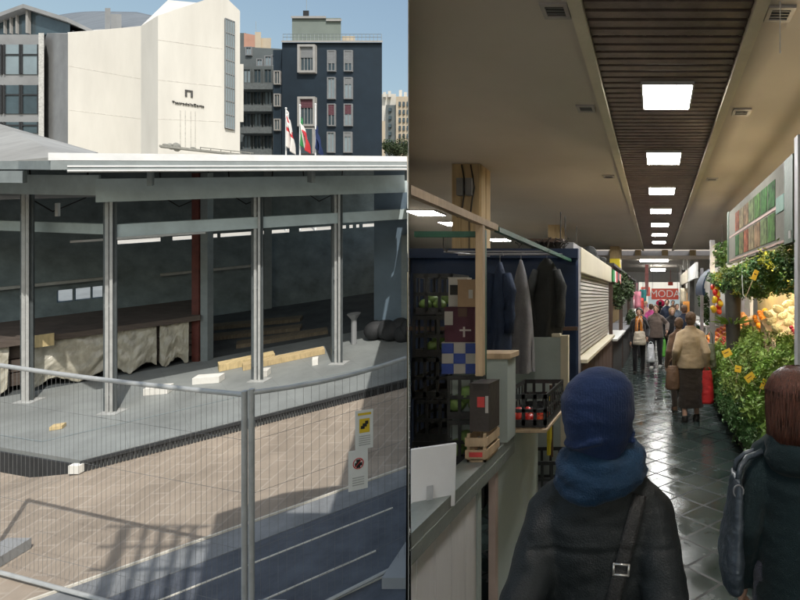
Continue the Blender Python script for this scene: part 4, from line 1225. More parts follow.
def carton(name, label, x0, x1, y0, y1, z0, z1, m, rz=0, lid=None):
    t = thing(name, label, 'box', ((x0 + x1) / 2, (y0 + y1) / 2, z0), 0)
    w, d, h = x1 - x0, y1 - y0, z1 - z0
    t.location = (0, 0, 0)
    mb = MB(); th = .006
    mb.box((-w/2, -d/2, 0), (w/2, d/2, th))
    mb.box((-w/2, -d/2, th), (w/2, -d/2 + th, h)); mb.box((-w/2, d/2 - th, th), (w/2, d/2, h))
    mb.box((-w/2, -d/2 + th, th), (-w/2 + th, d/2 - th, h)); mb.box((w/2 - th, -d/2 + th, th), (w/2, d/2 - th, h))
    mb.build('walls', m, t)
    mb = MB()
    if lid == 'open':
        mb.obox((-w/2, -d/2, h), (w, 0, 0), (0, -.05, .05), (0, .004, .004)); mb.obox((w/2, -d/2, h), (.05, 0, .05), (0, d, 0), (.004, 0, -.004))
    else:
        mb.box((-w/2 - .002, -d/2 - .002, h), (w/2 + .002, d/2 + .002, h + .006))
    mb.build('flaps', m, t)
    return t, w, d, h
def place(t, x, y, z, rz=0): t.location = (x, y, z); t.rotation_euler = (0, 0, rz)
t, w_, d_, h_ = carton('carton', 'blue and white checked carton on the melon crates', -1.26, -1.05, 3.05, 3.19, 1.43, 1.61, M['carton_white'])
mb = MB()
for i in range(3):
    for j in range(3):
        if (i + j) % 2 == 0: mb.box((-w_/2 + w_ * i / 3, -d_/2 - .004, h_ * j / 3), (-w_/2 + w_ * (i + 1) / 3, -d_/2 - .0005, h_ * (j + 1) / 3))
        if (i + j) % 2 == 1: mb.box((w_/2 + .0005, -d_/2 + d_ * i / 3, h_ * j / 3), (w_/2 + .004, -d_/2 + d_ * (i + 1) / 3, h_ * (j + 1) / 3))
mb.build('check_print', M['blue_print'], t); place(t, -1.155, 3.13, 1.418)
t, w_, d_, h_ = carton('carton', 'dark purple carton with white print on the blue checked carton', -1.25, -1.07, 3.03, 3.16, 0, .20, M['carton_purple'])
mb = MB(); mb.box((-w_/2 + .0, -d_/2 - .003, .1), (-w_/2 + .05, -d_/2 - .0005, .18)); mb.box((w_*.12, -d_/2 - .003, .03), (w_ * .18, -d_/2 - .0005, .09)); mb.box((w_ * .0, -d_/2 - .003, .065), (w_ * .38, -d_/2 - .0008, .075)); mb.build('print', M['carton_white'], t)
mb = MB(); mb.box((-w_*.05, -d_/2 - .003, .15), (w_*.25, -d_/2 - .0005, .2)); mb.build('picture', M['dark_wood'], t); place(t, -1.15, 3.12, 1.605, R(-3))
t, w_, d_, h_ = carton('carton', 'white carton leaning behind the brown one on the purple carton', 0, .11, 0, .1, 0, .17, M['carton_white'])
mb = MB(); mb.box((-.045, -.054, .07), (.0, -.0505, .13)); mb.build('print', M['ink'], t); place(t, -1.19, 3.16, 1.812, R(6))
t, w_, d_, h_ = carton('carton', 'plain brown carton on top of the purple carton', 0, .11, 0, .1, 0, .155, M['carton'])
mb = MB(); mb.box((.015, -.054, .05), (.04, -.0505, .10)); mb.build('label', M['carton_white'], t); place(t, -1.105, 3.10, 1.812, R(-8))
# fruit crate and dark carton on the ledge
t = thing('fruit_crate', 'small wooden fruit crate on the ledge under the dark carton', 'crate', (0, 0, 0))
mb = MB()
for s in (-1, 1):
    for z in (.02, .085): mb.box((-.055 * s - .003, -.11, z), (-.055 * s + .003, .11, z + .045)); mb.box((-.052, -.11 * s - .004, z), (.052, -.11 * s + .004, z + .045))
mb.build('slats', M['wood_pale'], t)
mb = MB()
for a in (-.05, .035):
    for b in (-.104, .09): mb.box((a, b, 0), (a + .015, b + .015, .15))
mb.box((-.05, -.104, .0), (.05, .104, .012)); mb.build('corner_post', M['wood_pale'], t)
mb = MB(); mb.box((-.035, -.1155, .03), (.035, -.1145, .055)); mb.build('print', M['red_label'], t)
place(t, -.945, 2.84, 1.001, 0)
t, w_, d_, h_ = carton('carton', 'dark carton with a red label resting on the wooden fruit crate', 0, .105, 0, .15, 0, .25, M['carton_dark'])
mb = MB(); mb.box((-.01, -d_/2 - .003, .13), (.03, -d_/2 - .0005, .185)); mb.build('label', M['red_label'], t)
mb = MB(); mb.box((.034, -d_/2 - .003, .10), (.05, -d_/2 - .0005, .19)); mb.build('tag', M['carton_white'], t); place(t, -.935, 2.84, 1.154, R(-4))
# white foam board leaning
t = thing('foam_board', 'white foam box lid leaning behind the near end of the ledge', 'board', (-.99, 2.2, 1.0))
mb = MB(); mb.obox((-1.045, 2.19, .95), (.16, .10, 0), (-.012, .02, 0), (0, .02, .27)); mb.build('lid', M['foam_board'], t, bevel=.004, clip=-1)
mb = MB(); o_ = Vector((-.985, 2.222, 1.0)); mb.obox(o_ + Vector((.004, -.001, .0)), (.022, .01375, 0), (.0005, -.0009, 0), (0, .003, .06)); mb.build('stain', mat('stain', (.40, .41, .43), .8), t)
# open crate with tomatoes on a board
t = thing('display_board', 'plain wooden board projecting from the stall under the open tomato crate', 'board', (-.85, 3.7, 1.0))
mb = MB(); mb.box((-1.05, 3.32, 1.002), (-.70, 4.1, 1.022)); mb.build('plank', M['wood_pale'], t, bevel=.003)
crate(.30, .62, .215, -.86, 3.68, 1.024, 'open black lattice crate holding a few tomatoes on the wooden board')
for k in range(14):
    ball('tomato', 'tomato', 'red tomato lying in the open black crate on the board', .034, M['tomato'], (-.96 + .066 * (k % 4) + random.uniform(-.01, .01), 3.42 + .066 * (k // 4), 1.072 + random.uniform(0, .01)), 'tomatoes in the open black crate', .85)
c = crate(.30, .4, .288, -1.0 + .1, 4.28, .002, 'black crate on the floor, lowest of two beside the green panel')
copy_tree(c, (-.90, 4.28, .292), R(2), 'black crate stacked on another beside the green side panel')
t = thing('yellow_strap', 'yellow strap hanging beside the green side panel', 'strap', (-.84, 4.1, 1.0))
mb = MB(); mb.path([(-.845, 4.12, 1.12), (-.84, 4.12, .95), (-.845, 4.115, .75), (-.85, 4.12, .62)], [.012, .018, .02, .016], 8); mb.build('strap', M['yellow'], t, smooth=True)
mb = MB(); mb.tube((-.845, 4.12, 1.12), (-.845, 4.2, 1.13), .006); mb.build('hook', M['cable'], t)
mb = MB(); mb.tube((-.845, 4.20, .581), (-.845, 4.20, 1.16), .016); tag(mb.build('hanger_post', M['dark_wood']), 'thin dark post on the crates carrying the yellow strap', 'post')

# blue tarp with coats; low partition
t = thing('tarpaulin', 'dark blue tarpaulin wall stretched behind the hanging coats', 'tarpaulin', (-1.6, 5.5, 0))
mb = MB(); mb.sheet(lambda a, b: (-2.6 + 1.78 * a, 5.5 + .025 * math.sin(a * 23) * (1 - .4 * b) + .02 * noise.noise(Vector((a * 4, b * 4, 0))), .0 + 2.30 * b), 60, 20, .006); mb.build('sheet', M['tarp'], t, smooth='all')
mb = MB(); mb.box((-2.6, 5.46, 2.28), (-.82, 5.53, 2.38)); mb.build('hem', M['tarp'], t)
mb = MB(); mb.box((-2.6, 5.42, 1.52), (-.82, 5.45, 1.56)); mb.build('cross_rail', M['dark_wood'], t)
t = thing('partition_board', 'low grey green partition board below the hanging black coat', 'partition', (-1.1, 4.75, 0))
mb = MB(); mb.box((-1.5, 4.75, 0), (-.87, 4.79, 1.5)); mb.build('board', M['board_green'], t)
mb = MB(); mb.box((-.868, 4.73, 0), (-.80, 4.80, 1.52)); mb.box((-.95, 4.735, 1.505), (-.87, 4.795, 1.535)); mb.build('edge_post', M['cream_metal'], t)

def garment(name, label, px, pytop, pybot, w0, w1, Y, m, seed, sleeves=True):
    q = P(px, pytop, Y); H = (pybot - pytop) / FP * Y
    t = thing(name, label, name.split('_')[-1], (q.x, Y, q.z), group='garments hanging in front of the blue tarp')
    mb = MB(); n = 40; rings = 22
    def fn(a, b):
        an = a * 2 * math.pi
        wd = (w0 + (w1 - w0) * min(1, b * 1.6) ** .7) / 2 / FP * Y
        if b < .12: wd *= .35 + .65 * (b / .12) ** .6
        fold = 1 + .16 * math.sin(an * 5 + seed + b * 2) * b + .1 * noise.noise(Vector((an, b * 3, seed)))
        return Vector((q.x + math.cos(an) * wd * fold, Y + math.sin(an) * .085 * fold * (.5 + b), q.z - H * b))
    mb.grid(fn, n, rings)
    mb.add([fn(k / n, 1) for k in range(n)], [tuple(range(n))]); mb.add([fn(k / n, 0) for k in range(n)], [tuple(range(n))])
    mb.build('cloth', m, t, smooth='all')
    if sleeves:
        for s in (-1, 1):
            wd = w1 / 2 / FP * Y
            mb = MB(); mb.path([(q.x + s * wd * .7, Y - .02, q.z - H * .12), (q.x + s * wd * 1.02, Y - .04, q.z - H * .3), (q.x + s * wd * 1.0, Y - .05, q.z - H * .55), (q.x + s * wd * .95, Y - .05, q.z - H * .72)], [.035, .055, .05, .045], 10)
            mb.build('sleeve', m, t, smooth='all')
    mb = MB(); mb.path([(q.x, Y, q.z - .01), (q.x, Y, q.z + .05), (q.x + .02, Y, q.z + .075), (q.x + .03, Y, q.z + .05)], .004, 6); mb.build('hanger_hook', M['grey_metal'], t)
    return t
M['coat_black'] = mat('coat_black', (.016, .018, .018), .8, var=.3, bump=.3)
M['apron_grey'] = mat('apron_grey', (.13, .13, .14), .85, var=.2, bump=.3)
M['coat_blue'] = mat('coat_blue', (.012, .025, .06), .8, var=.25, bump=.3)
garment('hanging_coat', 'long black coat hanging nearest the shutter stall', 547, 259, 353, 18, 29, 4.9, M['coat_black'], 1)
garment('hanging_apron', 'narrow grey apron hanging between the blue jacket and the black coat', 521, 260, 372, 4, 24, 4.6, M['apron_grey'], 4, False)
garment('hanging_jacket', 'blue work jacket hanging beside the green post', 500, 262, 360, 6, 22, 4.3, M['coat_blue'], 7)
mb = MB(); mb.tube((-1.75, 4.3, 2.245), (-.885, 4.3, 2.245), .008); mb.tube((-1.75, 4.6, 2.245), (-.885, 4.6, 2.245), .008); mb.tube((-1.75, 4.9, 2.275), (-.885, 4.9, 2.275), .008); mb.tube((-1.75, 4.3, 2.245), (-1.75, 5.46, 2.3), .008)
mb.build('garment_rail', M['grey_metal'], lf)
# clutter along the top of the green frame (seen against the light)
mb = MB()
rd = random.Random(3)
for k in range(16):
    x = -.95 - rd.uniform(0, .5); y = 5.48 + rd.uniform(-.02, .02); z = 2.385
    mb.path([(x, y, z), (x + rd.uniform(-.06, .06), y, z + .05), (x + rd.uniform(-.1, .1), y, z + rd.uniform(.05, .12))], .008, 5)
tag(mb.build('cable_tangle', M['cable'], smooth=True), 'tangle of dark cables and hooks along the top of the blue tarpaulin', 'cables')

# ------------------------------------------------ shutter stall
sh = thing('shutter_stall', 'closed stall with a cream roller shutter and valance on the left of the aisle', 'market stall', (-1.3, 7.6, 0))
mb = MB(); mb.box((sx - .12, 5.6, 0), (sx + .01, 6.15, 2.46)); mb.build('end_panel', M['grey_metal'], sh)
mb = MB(); mb.box((sx - .14, 6.151, 2.16), (sx + .02, 10.3, 2.46)); mb.build('valance', M['cream_metal'], sh, bevel=.01)
mb = MB(); z = 1.16
while z < 2.155:
    mb.obox((sx - .05, 6.2, z), (0, 4.05, 0), (.018, 0, .01), (-.01, 0, .036)); z += .05
mb.box((sx - .08, 6.2, 1.14), (sx - .055, 10.25, 2.155)); mb.build('roller_shutter', mat('shutter_metal', (.44, .42, .37), .45, metal=.2, var=.1, scale=2, dirt=.25), sh)
mb = MB(); mb.box((sx - .35, 6.151, 1.085), (sx + .09, 10.3, 1.13)); mb.build('counter_top', M['cream_metal'], sh, bevel=.005)
mb = MB(); mb.box((sx - .3, 6.151, 0), (sx + .02, 10.3, 1.084)); mb.build('counter_front', M['stall_dark'], sh)
mb = MB()
for k in range(7): mb.box((sx + .021, 6.2 + .58 * k, .05), (sx + .03, 6.75 + .58 * k, 1.05))
mb.build('front_panel', M['dark_wood'], sh)
mb = MB(); mb.box((sx - .6, 5.6, 2.465), (sx - .1, 10.3, 2.50)); mb.build('roof', M['dark_wood'], sh)
for y in (6.0, 6.3, 7.2):
    mb = MB(); mb.tube((sx - .2, y, 2.501), (sx - .2, y, 2.85), .008); mb.build('rod', M['cable'], sh)
mb = MB()
for k in range(9): mb.ell((sx - .25 + rd.uniform(-.12, .12), 8.3 + .2 * k, 2.56), (.12, .12, rd.uniform(.06, .13)), 8, 6)
tag(mb.build('bag_heap', M['coat_black'], smooth='all'), 'heap of dark bags on the roof of the shutter stall', 'bags')

# small flags sign, yellow box above, then the dark stalls beyond
def flagsign():
    t = thing('flag_sign', 'small hanging sign striped green white and red beyond the shutter', 'sign', (-.8, 10.6, 2.3))
    for k, m in enumerate(('flag_green', 'flag_white', 'flag_red', 'ink', 'flag_white', 'flag_red', 'flag_white')):
        mb = MB(); mb.box((sx + .02, 10.4 + .36 * k, 2.18), (sx + .05, 10.74 + .36 * k, 2.42)); mb.build('stripe', M[m], t)
flagsign()
def left_stall(y0, y1, label, goods):
    t = thing('market_stall', label, 'market stall', (-1.3, (y0 + y1) / 2, 0))
    for y in (y0, y1 - .1):
        mb = MB(); mb.box((sx - .05, y, 0), (sx + .02, y + .09, 2.5)); mb.build('post', M['dark_wood'], t)
    mb = MB(); mb.box((sx - .5, y0, .98), (sx + .12, y1, 1.02)); mb.build('counter_top', M['awning_white'] if goods == 0 else M['grey_metal'], t)
    mb = MB(); mb.box((sx - .4, y0 + .1, 0), (sx + .03, y1 - .11, .979)); mb.build('counter_front', M['stall_dark'], t)
    mb = MB(); mb.box((-2.4, y0, 0), (-2.3, y1, 2.5)); mb.build('back_panel', M['stall_dark'], t)
    mb = MB(); mb.box((-2.4, y0, 2.51), (sx + .05, y1, 2.56)); mb.build('roof', M['stall_dark'], t)
    return t
left_stall(10.5, 13.4, 'dark stall with a pale counter top just past the shutter stall', 0)
left_stall(13.7, 17.2, 'dark stall hung with greenery, second past the shutter', 1)
left_stall(17.6, 21.8, 'last dark stall on the left before the bright far bay', 1)
mb = MB(); mb.box((X(609.5, 18), 18, 2.57), (X(620, 18), 18.3, 3.2)); tag(mb.build('sign_box', M['yellow'], bevel=.02), 'yellow sign box on the stall roofs at the left of the aisle', 'sign')
mb = MB(); mb.box((X(645, 23), 22.9, 1.95), (X(648.5, 23), 23.0, 3.3)); tag(mb.build('shop_sign', mat('pink_sign', (.6, .25, .25), .6)), 'narrow pink vertical sign in the far bay', 'sign')

# ================================================================= right: vegetable stall
vs = thing('vegetable_stall', 'long greengrocer stall with a raked display on the right of the aisle', 'market stall', (1.6, 7.5, 0))
Y0s, Y1s = 4.2, 10.4
mb = MB(); mb.box((1.06, Y0s, 0), (1.10, Y1s, .58)); mb.build('front_board', M['stall_dark'], vs)
mb = MB()
mb.add([(1.04, Y0s, .60), (1.04, Y1s, .60), (1.98, Y1s, 1.54), (1.98, Y0s, 1.54), (1.04, Y0s, .56), (1.04, Y1s, .56), (1.98, Y1s, 1.50), (1.98, Y0s, 1.50)],
       [(0,1,2,3),(4,7,6,5),(0,4,5,1),(1,5,6,2),(2,6,7,3),(3,7,4,0)])
mb.build('raked_shelf', M['dark_wood'], vs)
mb = MB(); mb.box((2.03, Y0s, 0), (2.08, Y1s, 2.619)); mb.build('back_panel', mat('back_olive', (.20, .16, .08), .7, var=.3, scale=2), vs)
for y in (3.93, Y1s - .08):
    mb = MB(); mb.box((1.075 if y > 5 else 1.072, y, 0), (1.17 if y > 5 else 1.26, y + .1, 3.1 if y < 5 else 3.0)); mb.build('post', M['grey_metal'] if y > 5 else mat('post_white', (.5, .51, .54), .5, var=.06), vs)
for x_ in (1.28, 1.48, 1.96):
    mb = MB(); mb.box((x_, 3.9, 2.62), (x_ + .05, Y1s, 2.66)); mb.build('roof_beam', M['stall_dark'], vs)
# sign board
sg = thing('sign_board', 'long greengrocer sign with rows of faded produce pictures above the vegetables', 'sign', (1.08, 5.8, 2.3))
x = 1.12
def sgz(y, f): 
    a = 1.87 + (7.7 - y) / 3.66 * 0 
    top = 3.11 - .12 * (7.7 - y) / 3.66 - (.10 if y > 7.5 else 0) * 0
    bot = 2.36 - .06 * (7.7 - y) / 3.66
    return bot + (top - bot) * f
def sgbox(mb, ya, yb, fa, fb, th0, th1):
    mb.add([(x - th1, ya, sgz(ya, fa)), (x - th1, yb, sgz(yb, fa)), (x - th1, yb, sgz(yb, fb)), (x - th1, ya, sgz(ya, fb)),
            (x - th0, ya, sgz(ya, fa)), (x - th0, yb, sgz(yb, fa)), (x - th0, yb, sgz(yb, fb)), (x - th0, ya, sgz(ya, fb))],
           [(0,1,2,3),(4,7,6,5),(0,4,5,1),(1,5,6,2),(2,6,7,3),(3,7,4,0)])
mb = MB(); sgbox(mb, 4.05, 7.7, 0, 1, 0, .05); mb.build('board', M['sign_photo'], sg)
mb = MB(); sgbox(mb, 4.05, 4.32, .002, .998, .051, .056); mb.build('end_panel', M['dark_green'], sg)
mb = MB(); sgbox(mb, 7.62, 7.76, -.01, 1.02, -.004, .058); mb.build('end_cap', M['dark_green'], sg)
mb = MB(); sgbox(mb, 4.33, 4.62, .42, .62, .0511, .056); mb.build('logo_patch', mat('logo_patch', (.03, .14, .09), .5), sg)
mb = MB(); sgbox(mb, 4.1, 4.17, .05, .14, .0565, .059); mb.build('sticker', M['carton_white'], sg)
cols = [(.05, .11, .025), (.12, .12, .05), (.17, .11, .06), (.035, .10, .025), (.18, .055, .025), (.09, .12, .05), (.03, .09, .025), (.17, .135, .075)]
pm = [mat('picture_%s' % n_, c, .75, var=.85, scale=11, bump=0, spec=.1) for n_, c in zip(('leaf', 'straw', 'bread', 'herb', 'root', 'sage', 'kale', 'cream'), cols)]
k = 0
for r_, (f0, f1) in enumerate(((.10, .46), (.54, .88))):
    for j in range(7):
        ya = 4.66 + .34 * j
        mb = MB(); sgbox(mb, ya, ya + .30, f0, f1, .0511, .0545); mb.build('picture', pm[(k * 5 + r_ * 3) % 8], sg); k += 1
mb = MB(); sgbox(mb, 4.33, 7.55, .485, .515, .0512, .0552); sgbox(mb, 4.33, 7.55, .03, .06, .0512, .0552); mb.build('stripe', mat('stripe_pink', (.34, .22, .18), .5), sg)
# lamps above the produce
lamp_y = (4.9, 6.3, 7.7, 9.2)
for k, y in enumerate(lamp_y):
    t = thing('hanging_lamp', 'warm hanging lamp with a dark shade over the produce, %s' % ('nearest the white post', 'second from the white post', 'third from the white post', 'farthest from the white post')[k], 'lamp', (1.5, y, 2.3), group='lamps above the vegetable stall')
    mb = MB(); mb.loft([(2.30, 1.5, y, .10, .10), (2.36, 1.5, y, .06, .06), (2.40, 1.5, y, .02, .02)], 16); mb.build('lamp_shade', M['cable'], t, smooth=True)
    mb = MB(); mb.ell((1.5, y, 2.285), .035); mb.build('bulb', emit('bulb_%s' % 'abcd'[k], (1, .8, .5), 25), t, smooth='all')
    mb = MB(); mb.tube((1.5, y, 2.40), (1.5, y, 2.619), .004); mb.build('cord', M['cable'], t)
    ld = bpy.data.lights.new('lamp_light', 'POINT'); ld.energy = 100; ld.color = (1, .80, .50); ld.shadow_soft_size = .05
    lo = bpy.data.objects.new('lamp_light', ld); COL.objects.link(lo); lo.location = (1.5, y, 2.22); lo.parent = t; lo.matrix_parent_inverse = t.matrix_basis.inverted()

# ---- greens
def bunch_mesh(seed, m, n=70, L=.17, spread=.8, leaf=.018, curly=1.0):
    rd = random.Random(seed); mb = MB()
    for k in range(n):
        a = rd.uniform(0, 2 * math.pi); e = rd.uniform(.05, spread)
        d = Vector((math.cos(a) * math.sin(e), math.sin(a) * math.sin(e), math.cos(e)))
        ln = L * rd.uniform(.55, 1.05)
        p1 = d * ln * .6; p2 = d * ln + Vector((d.x, d.y, -.25)) * ln * .18
        mb.mi = 1
        mb.tube(p1 * .1, p1, .0022, .0016, 3); mb.tube(p1, p2, .0016, .001, 3)
        mb.mi = 0
        for j in range(7):
            c = p1.lerp(p2, rd.uniform(.3, 1.1)) + Vector((rd.gauss(0, 1), rd.gauss(0, 1), rd.gauss(0, 1))) * leaf * .9
            u = Vector((rd.uniform(-1, 1), rd.uniform(-1, 1), rd.uniform(-.5, .5))).normalized() * leaf * rd.uniform(.6, 1.2)
            v = u.cross(Vector((rd.uniform(-1, 1), rd.uniform(-1, 1), 1))).normalized() * leaf * rd.uniform(.4, .75)
            nrm = u.cross(v).normalized() * leaf * .3
            mb.add([c - u, c + v - nrm * .5, c + u + nrm, c - v - nrm * .5, c + nrm * .6], [(0, 1, 4), (1, 2, 4), (2, 3, 4), (3, 0, 4)])
    me = mb.mesh('bunch', [m, M['stem']])
    return me
parsley = [bunch_mesh(s, M['parsley'], 60, .19, 1.15, .021) for s in (1, 2, 3)]
herb = [bunch_mesh(s, M['herb_dark'], 55, .21, .95, .024) for s in (4, 5)]
lettuce = [bunch_mesh(s, M['parsley'], 40, .17, 1.2, .040) for s in (6, 7)]
yellowh = [bunch_mesh(8, M['herb_yellow'], 45, .18, 1.0, .024)]
def rake(x): return .60 + (x - 1.04)
rd = random.Random(21)
def put(me, name, label, cat, loc, group, rot, sc):
    o = bpy.data.objects.new(name, me); COL.objects.link(o); o.location = loc; o.rotation_euler = rot; o.scale = (sc,) * 3
    return tag(o, label, cat, group)
# rake covered in bunches
for i in range(22):
    y = 4.35 + i * .265
    for j in range(5):
        xx = 1.09 + j * .165 + rd.uniform(-.05, .05); yy = y + rd.uniform(-.08, .08)
        rot = (rd.uniform(-.5, .3), -.55 + rd.uniform(-.35, .35), rd.uniform(0, 6))
        if j < 4:
            if rd.random() < .62: put(rd.choice(parsley), 'parsley_bunch', 'bright green curly bunch heaped on the raked vegetable display', 'greens', (xx, yy, rake(xx) + .03), 'bunches of parsley on the raked display', rot, rd.uniform(.9, 1.25))
            else: put(rd.choice(lettuce), 'lettuce_head', 'broad leaved green head among the bunches on the raked display', 'lettuce', (xx, yy, rake(xx) + .02), 'leafy heads on the raked display', rot, rd.uniform(.9, 1.2))
# bunches drooping over the front edge, greens darkened to paint in its shade
for i in range(26):
    y = 4.3 + i * .225
    for j in range(2):
        put(rd.choice(herb), 'herb_bunch', 'dark green herb bunch drooping over the front edge of the display', 'herbs', (1.05 + rd.uniform(-.02, .03), y + rd.uniform(-.06, .06), .60 - j * .15 + rd.uniform(-.04, .04)),
            'herb bunches over the front edge', (rd.uniform(-.5, .5), -2.0 - j * .35 + rd.uniform(-.3, .3), rd.uniform(-.4, .4)), rd.uniform(.85, 1.15))
# hanging bunches under the roof behind the sign
for i in range(27):
    y = 4.15 + i * .225
    for j in range(3):
        z = 2.36 - j * .11 - rd.uniform(0, .08)
        mm = yellowh if rd.random() < .14 else herb if rd.random() < .6 else parsley
        put(rd.choice(mm), 'hanging_bunch', 'green herb bunch hanging upside down below the sign board', 'herbs', (1.20 + .09 * j + rd.uniform(-.05, .05), y + rd.uniform(-.07, .07), z), 'bunches hanging below the sign board',
            (math.pi + rd.uniform(-.35, .35), rd.uniform(-.35, .35), rd.uniform(0, 6)), rd.uniform(.9, 1.2))
t = thing('hanging_rack', 'rack of thin rails carrying the hanging bunches', 'rack', (1.25, 6.5, 2.4))
mb = MB()
for xx in (1.22, 1.35): mb.tube((xx, 4.03, 2.42), (xx, 10.3, 2.42), .008)
mb.build('rail', M['grey_metal'], t)
mb = MB()
for y in (4.5, 7, 9.8): 
    for xx in (1.22, 1.35): mb.tube((xx + .06, y, 2.42), (xx + .06, y, 2.62), .005); mb.tube((xx, y, 2.42), (xx + .06, y, 2.42), .005)
mb.build('hanger', M['grey_metal'], t)
# fruit and veg piles at the top of the rake
TL = .30
def pile(name, cat, label, group, m, r, x0, x1, y0, y1, layers, squash=.95):
    for L in range(layers):
        nx = max(1, int((x1 - x0 - L * r) / (r * 2))); ny = max(1, int((y1 - y0 - L * r * 2) / (r * 2)))
        for i in range(nx):
            for j in range(ny):
                xx = x0 + r + L * r * .5 + i * 2.12 * r; yy = y0 + r + L * r + j * 2.15 * r + (i % 2) * r + rd.uniform(-.4, .4) * r
                ball(name, cat, label, r, m, (xx + rd.uniform(-.3, .3) * r, yy, rake(x0) + .10 + (xx - x0) * .5 + (yy - y0) * TL + r + L * r * 1.5 + rd.uniform(-.01, .01)), group, squash, sc=rd.uniform(.82, 1.08))
    tray(x0, x1, y0, y1)
def tray(x0, x1, y0, y1):
    mb = MB()
    za = rake(x0) + .09
    pts_ = [(x0 - .02, y0 - .02, za), (x1 + .02, y0 - .02, za + (x1 - x0) * .5), (x1 + .02, y1 + .02, za + (x1 - x0) * .5 + (y1 - y0) * TL), (x0 - .02, y1 + .02, za + (y1 - y0) * TL)]
    mb.add(pts_ + [(q[0], q[1], rake(x0) - .06) for q in pts_], [(0,1,2,3),(4,7,6,5),(0,4,5,1),(1,5,6,2),(2,6,7,3),(3,7,4,0)])
    mb.build('display_tray', M['wood_pale'], vs)
pile('orange', 'orange', 'orange in the heap at the top of the display behind the bunches', 'oranges at the top of the display', M['orange'], .045, 1.60, 1.96, 8.0, 8.8, 1)
pile('peach', 'peach', 'peach coloured fruit heaped between the oranges and the basket', 'peaches at the top of the display', M['peach'], .06, 1.45, 1.80, 8.95, 9.8, 1)
pile('red_apple', 'apple', 'red apple heaped at the far end of the display by the dark basket', 'red apples at the far end of the display', M['apple_red'], .042, 1.2, 1.55, 9.3, 9.75, 2)
for k in range(12):
    xx = 1.62 + .15 * (k % 3); yy = 6.7 + .28 * (k // 3)
    mb = MB() if k == 0 else None
    if k == 0:
        for q in range(30):
            a = q * 2.4; rr = .085 * math.sqrt(q / 30); mb.ell((math.cos(a) * rr, math.sin(a) * rr, .05 - rr * rr * 5), .024, 8, 6)
        mb.ell((0, 0, .0), (.09, .09, .06), 12, 8)
        cm = mb.mesh('cauliflower', M['cauli'], smooth='all')
    put(cm, 'cauliflower', 'cream white cauliflower on the top tier of the display', 'cauliflower', (xx, yy, rake(1.56) + .18 + (xx - 1.56) * .5 + (yy - 6.6) * TL), 'cauliflowers on the top tier', (0, -.5, k), rd.uniform(.72, .92))
pile('radish', 'radish', 'red radish heaped on the top tier near the white post', 'radishes on the top tier', M['radish'], .03, 1.62, 1.95, 5.75, 6.3, 1)
tray(1.56, 1.96, 6.6, 7.65)
# peppers hanging at the far post
for k in range(16):
    ball('hanging_pepper', 'pepper', 'yellow pepper in the hanging string at the far post of the vegetable stall' if k % 3 else 'red pepper in the hanging string at the far post of the vegetable stall', .05, M['yellow_pepper'] if k % 3 else M['tomato'],
         (1.12 + rd.uniform(-.07, .07), 9.6 + rd.uniform(-.08, .08), 2.05 - k * .03), 'peppers hanging in a string', 1.3)
# dark planter basket with spiky leaves
t = thing('basket_column', 'tall dark wicker basket column with spiky leaves standing in the display', 'basket', (1.38, 8.55, .9))
q = P(733, 335, 8.6)
mb = MB(); mb.loft([(.9, q.x, 8.6, .11, .11), (1.2, q.x, 8.6, .115, .115), (1.6, q.x, 8.6, .125, .125), (1.98, q.x, 8.6, .14, .14)], 24); mb.build('basket', M['stall_dark'], t, smooth=True)
mb = MB()
for k in range(50):
    a = rd.uniform(0, 6.28); e = rd.uniform(.3, 1.3); d = Vector((math.cos(a), math.sin(a), math.cos(e) * 1.2)).normalized(); s_ = d.cross(Vector((0, 0, 1))).normalized() * .008
    p = Vector((q.x, 8.6, 1.42)) + Vector((d.x, d.y, 0)) * .13; L = rd.uniform(.14, .3)
    mb.add([p - s_, p + s_, p + d * L * .6 + s_ * .7, p + d * L + Vector((0, 0, -.05)), p + d * L * .6 - s_ * .7], [(0, 1, 2, 3, 4)])
mb.build('spiky_leaves', M['parsley'], t)
# price tags
def ptag(px, py, Y, w, h, tilt, label):
    q = P(px, py, Y); w *= .82; h *= .85
    t = thing('price_tag', label, 'price tag', q, group='yellow price tags among the vegetables')
    mb = MB(); Mx = Matrix.Translation(q) @ Matrix.Rotation(tilt, 4, 'Y') @ Matrix.Rotation(R(-15), 4, 'X')
    mb.box((-w/2, -.003, -h/2), (w/2, .003, h/2)); mb.xf(Mx); mb.build('card', M['price_tag'], t)
    mb = MB()
    mb.box((-w * .30, -.0052, h * .02), (w * .22, -.0035, h * .12))
    mb.xf(Mx); mb.build('figures', M['dark_wood'], t)
    mb = MB(); mb.tube((0, .004, -h/2 - .22), (0, .004, -h * .1), .004); mb.xf(Mx); mb.build('stick', M['wood_pale'], t)
ptag(727, 353, 7.2, .15, .12, R(-25), 'yellow price tag farthest along the front of the bunches')
ptag(738, 369, 6.6, .10, .10, R(10), 'small tilted yellow price tag between the two larger ones')
ptag(750, 377.5, 5.9, .14, .10, R(-35), 'large yellow price tag tilted steeply in the middle of the bunches')
ptag(763, 384, 5.5, .05, .13, R(25), 'narrow yellow price tag seen edge on nearest the auburn haired woman')
ptag(755, 275, 5.3, .06, .13, R(25), 'yellow price tag hanging among the upside down bunches')
t = thing('hanging_scale', 'white hanging card on a hook in front of the back panel', 'card', P(747, 304, 6.5))
q = P(747, 304, 6.5); mb = MB(); mb.box((q.x - .03, 6.5, q.z - .06), (q.x + .03, 6.51, q.z + .05)); mb.build('card', M['carton_white'], t)
mb = MB(); mb.path([(q.x, 6.505, q.z + .05), (q.x - .05, 6.505, q.z + .12), (q.x - .06, 6.505, q.z + .3), (q.x - .06, 6.505, 2.44)], .006, 6); mb.build('wire', M['white_paint'], t, smooth=True)

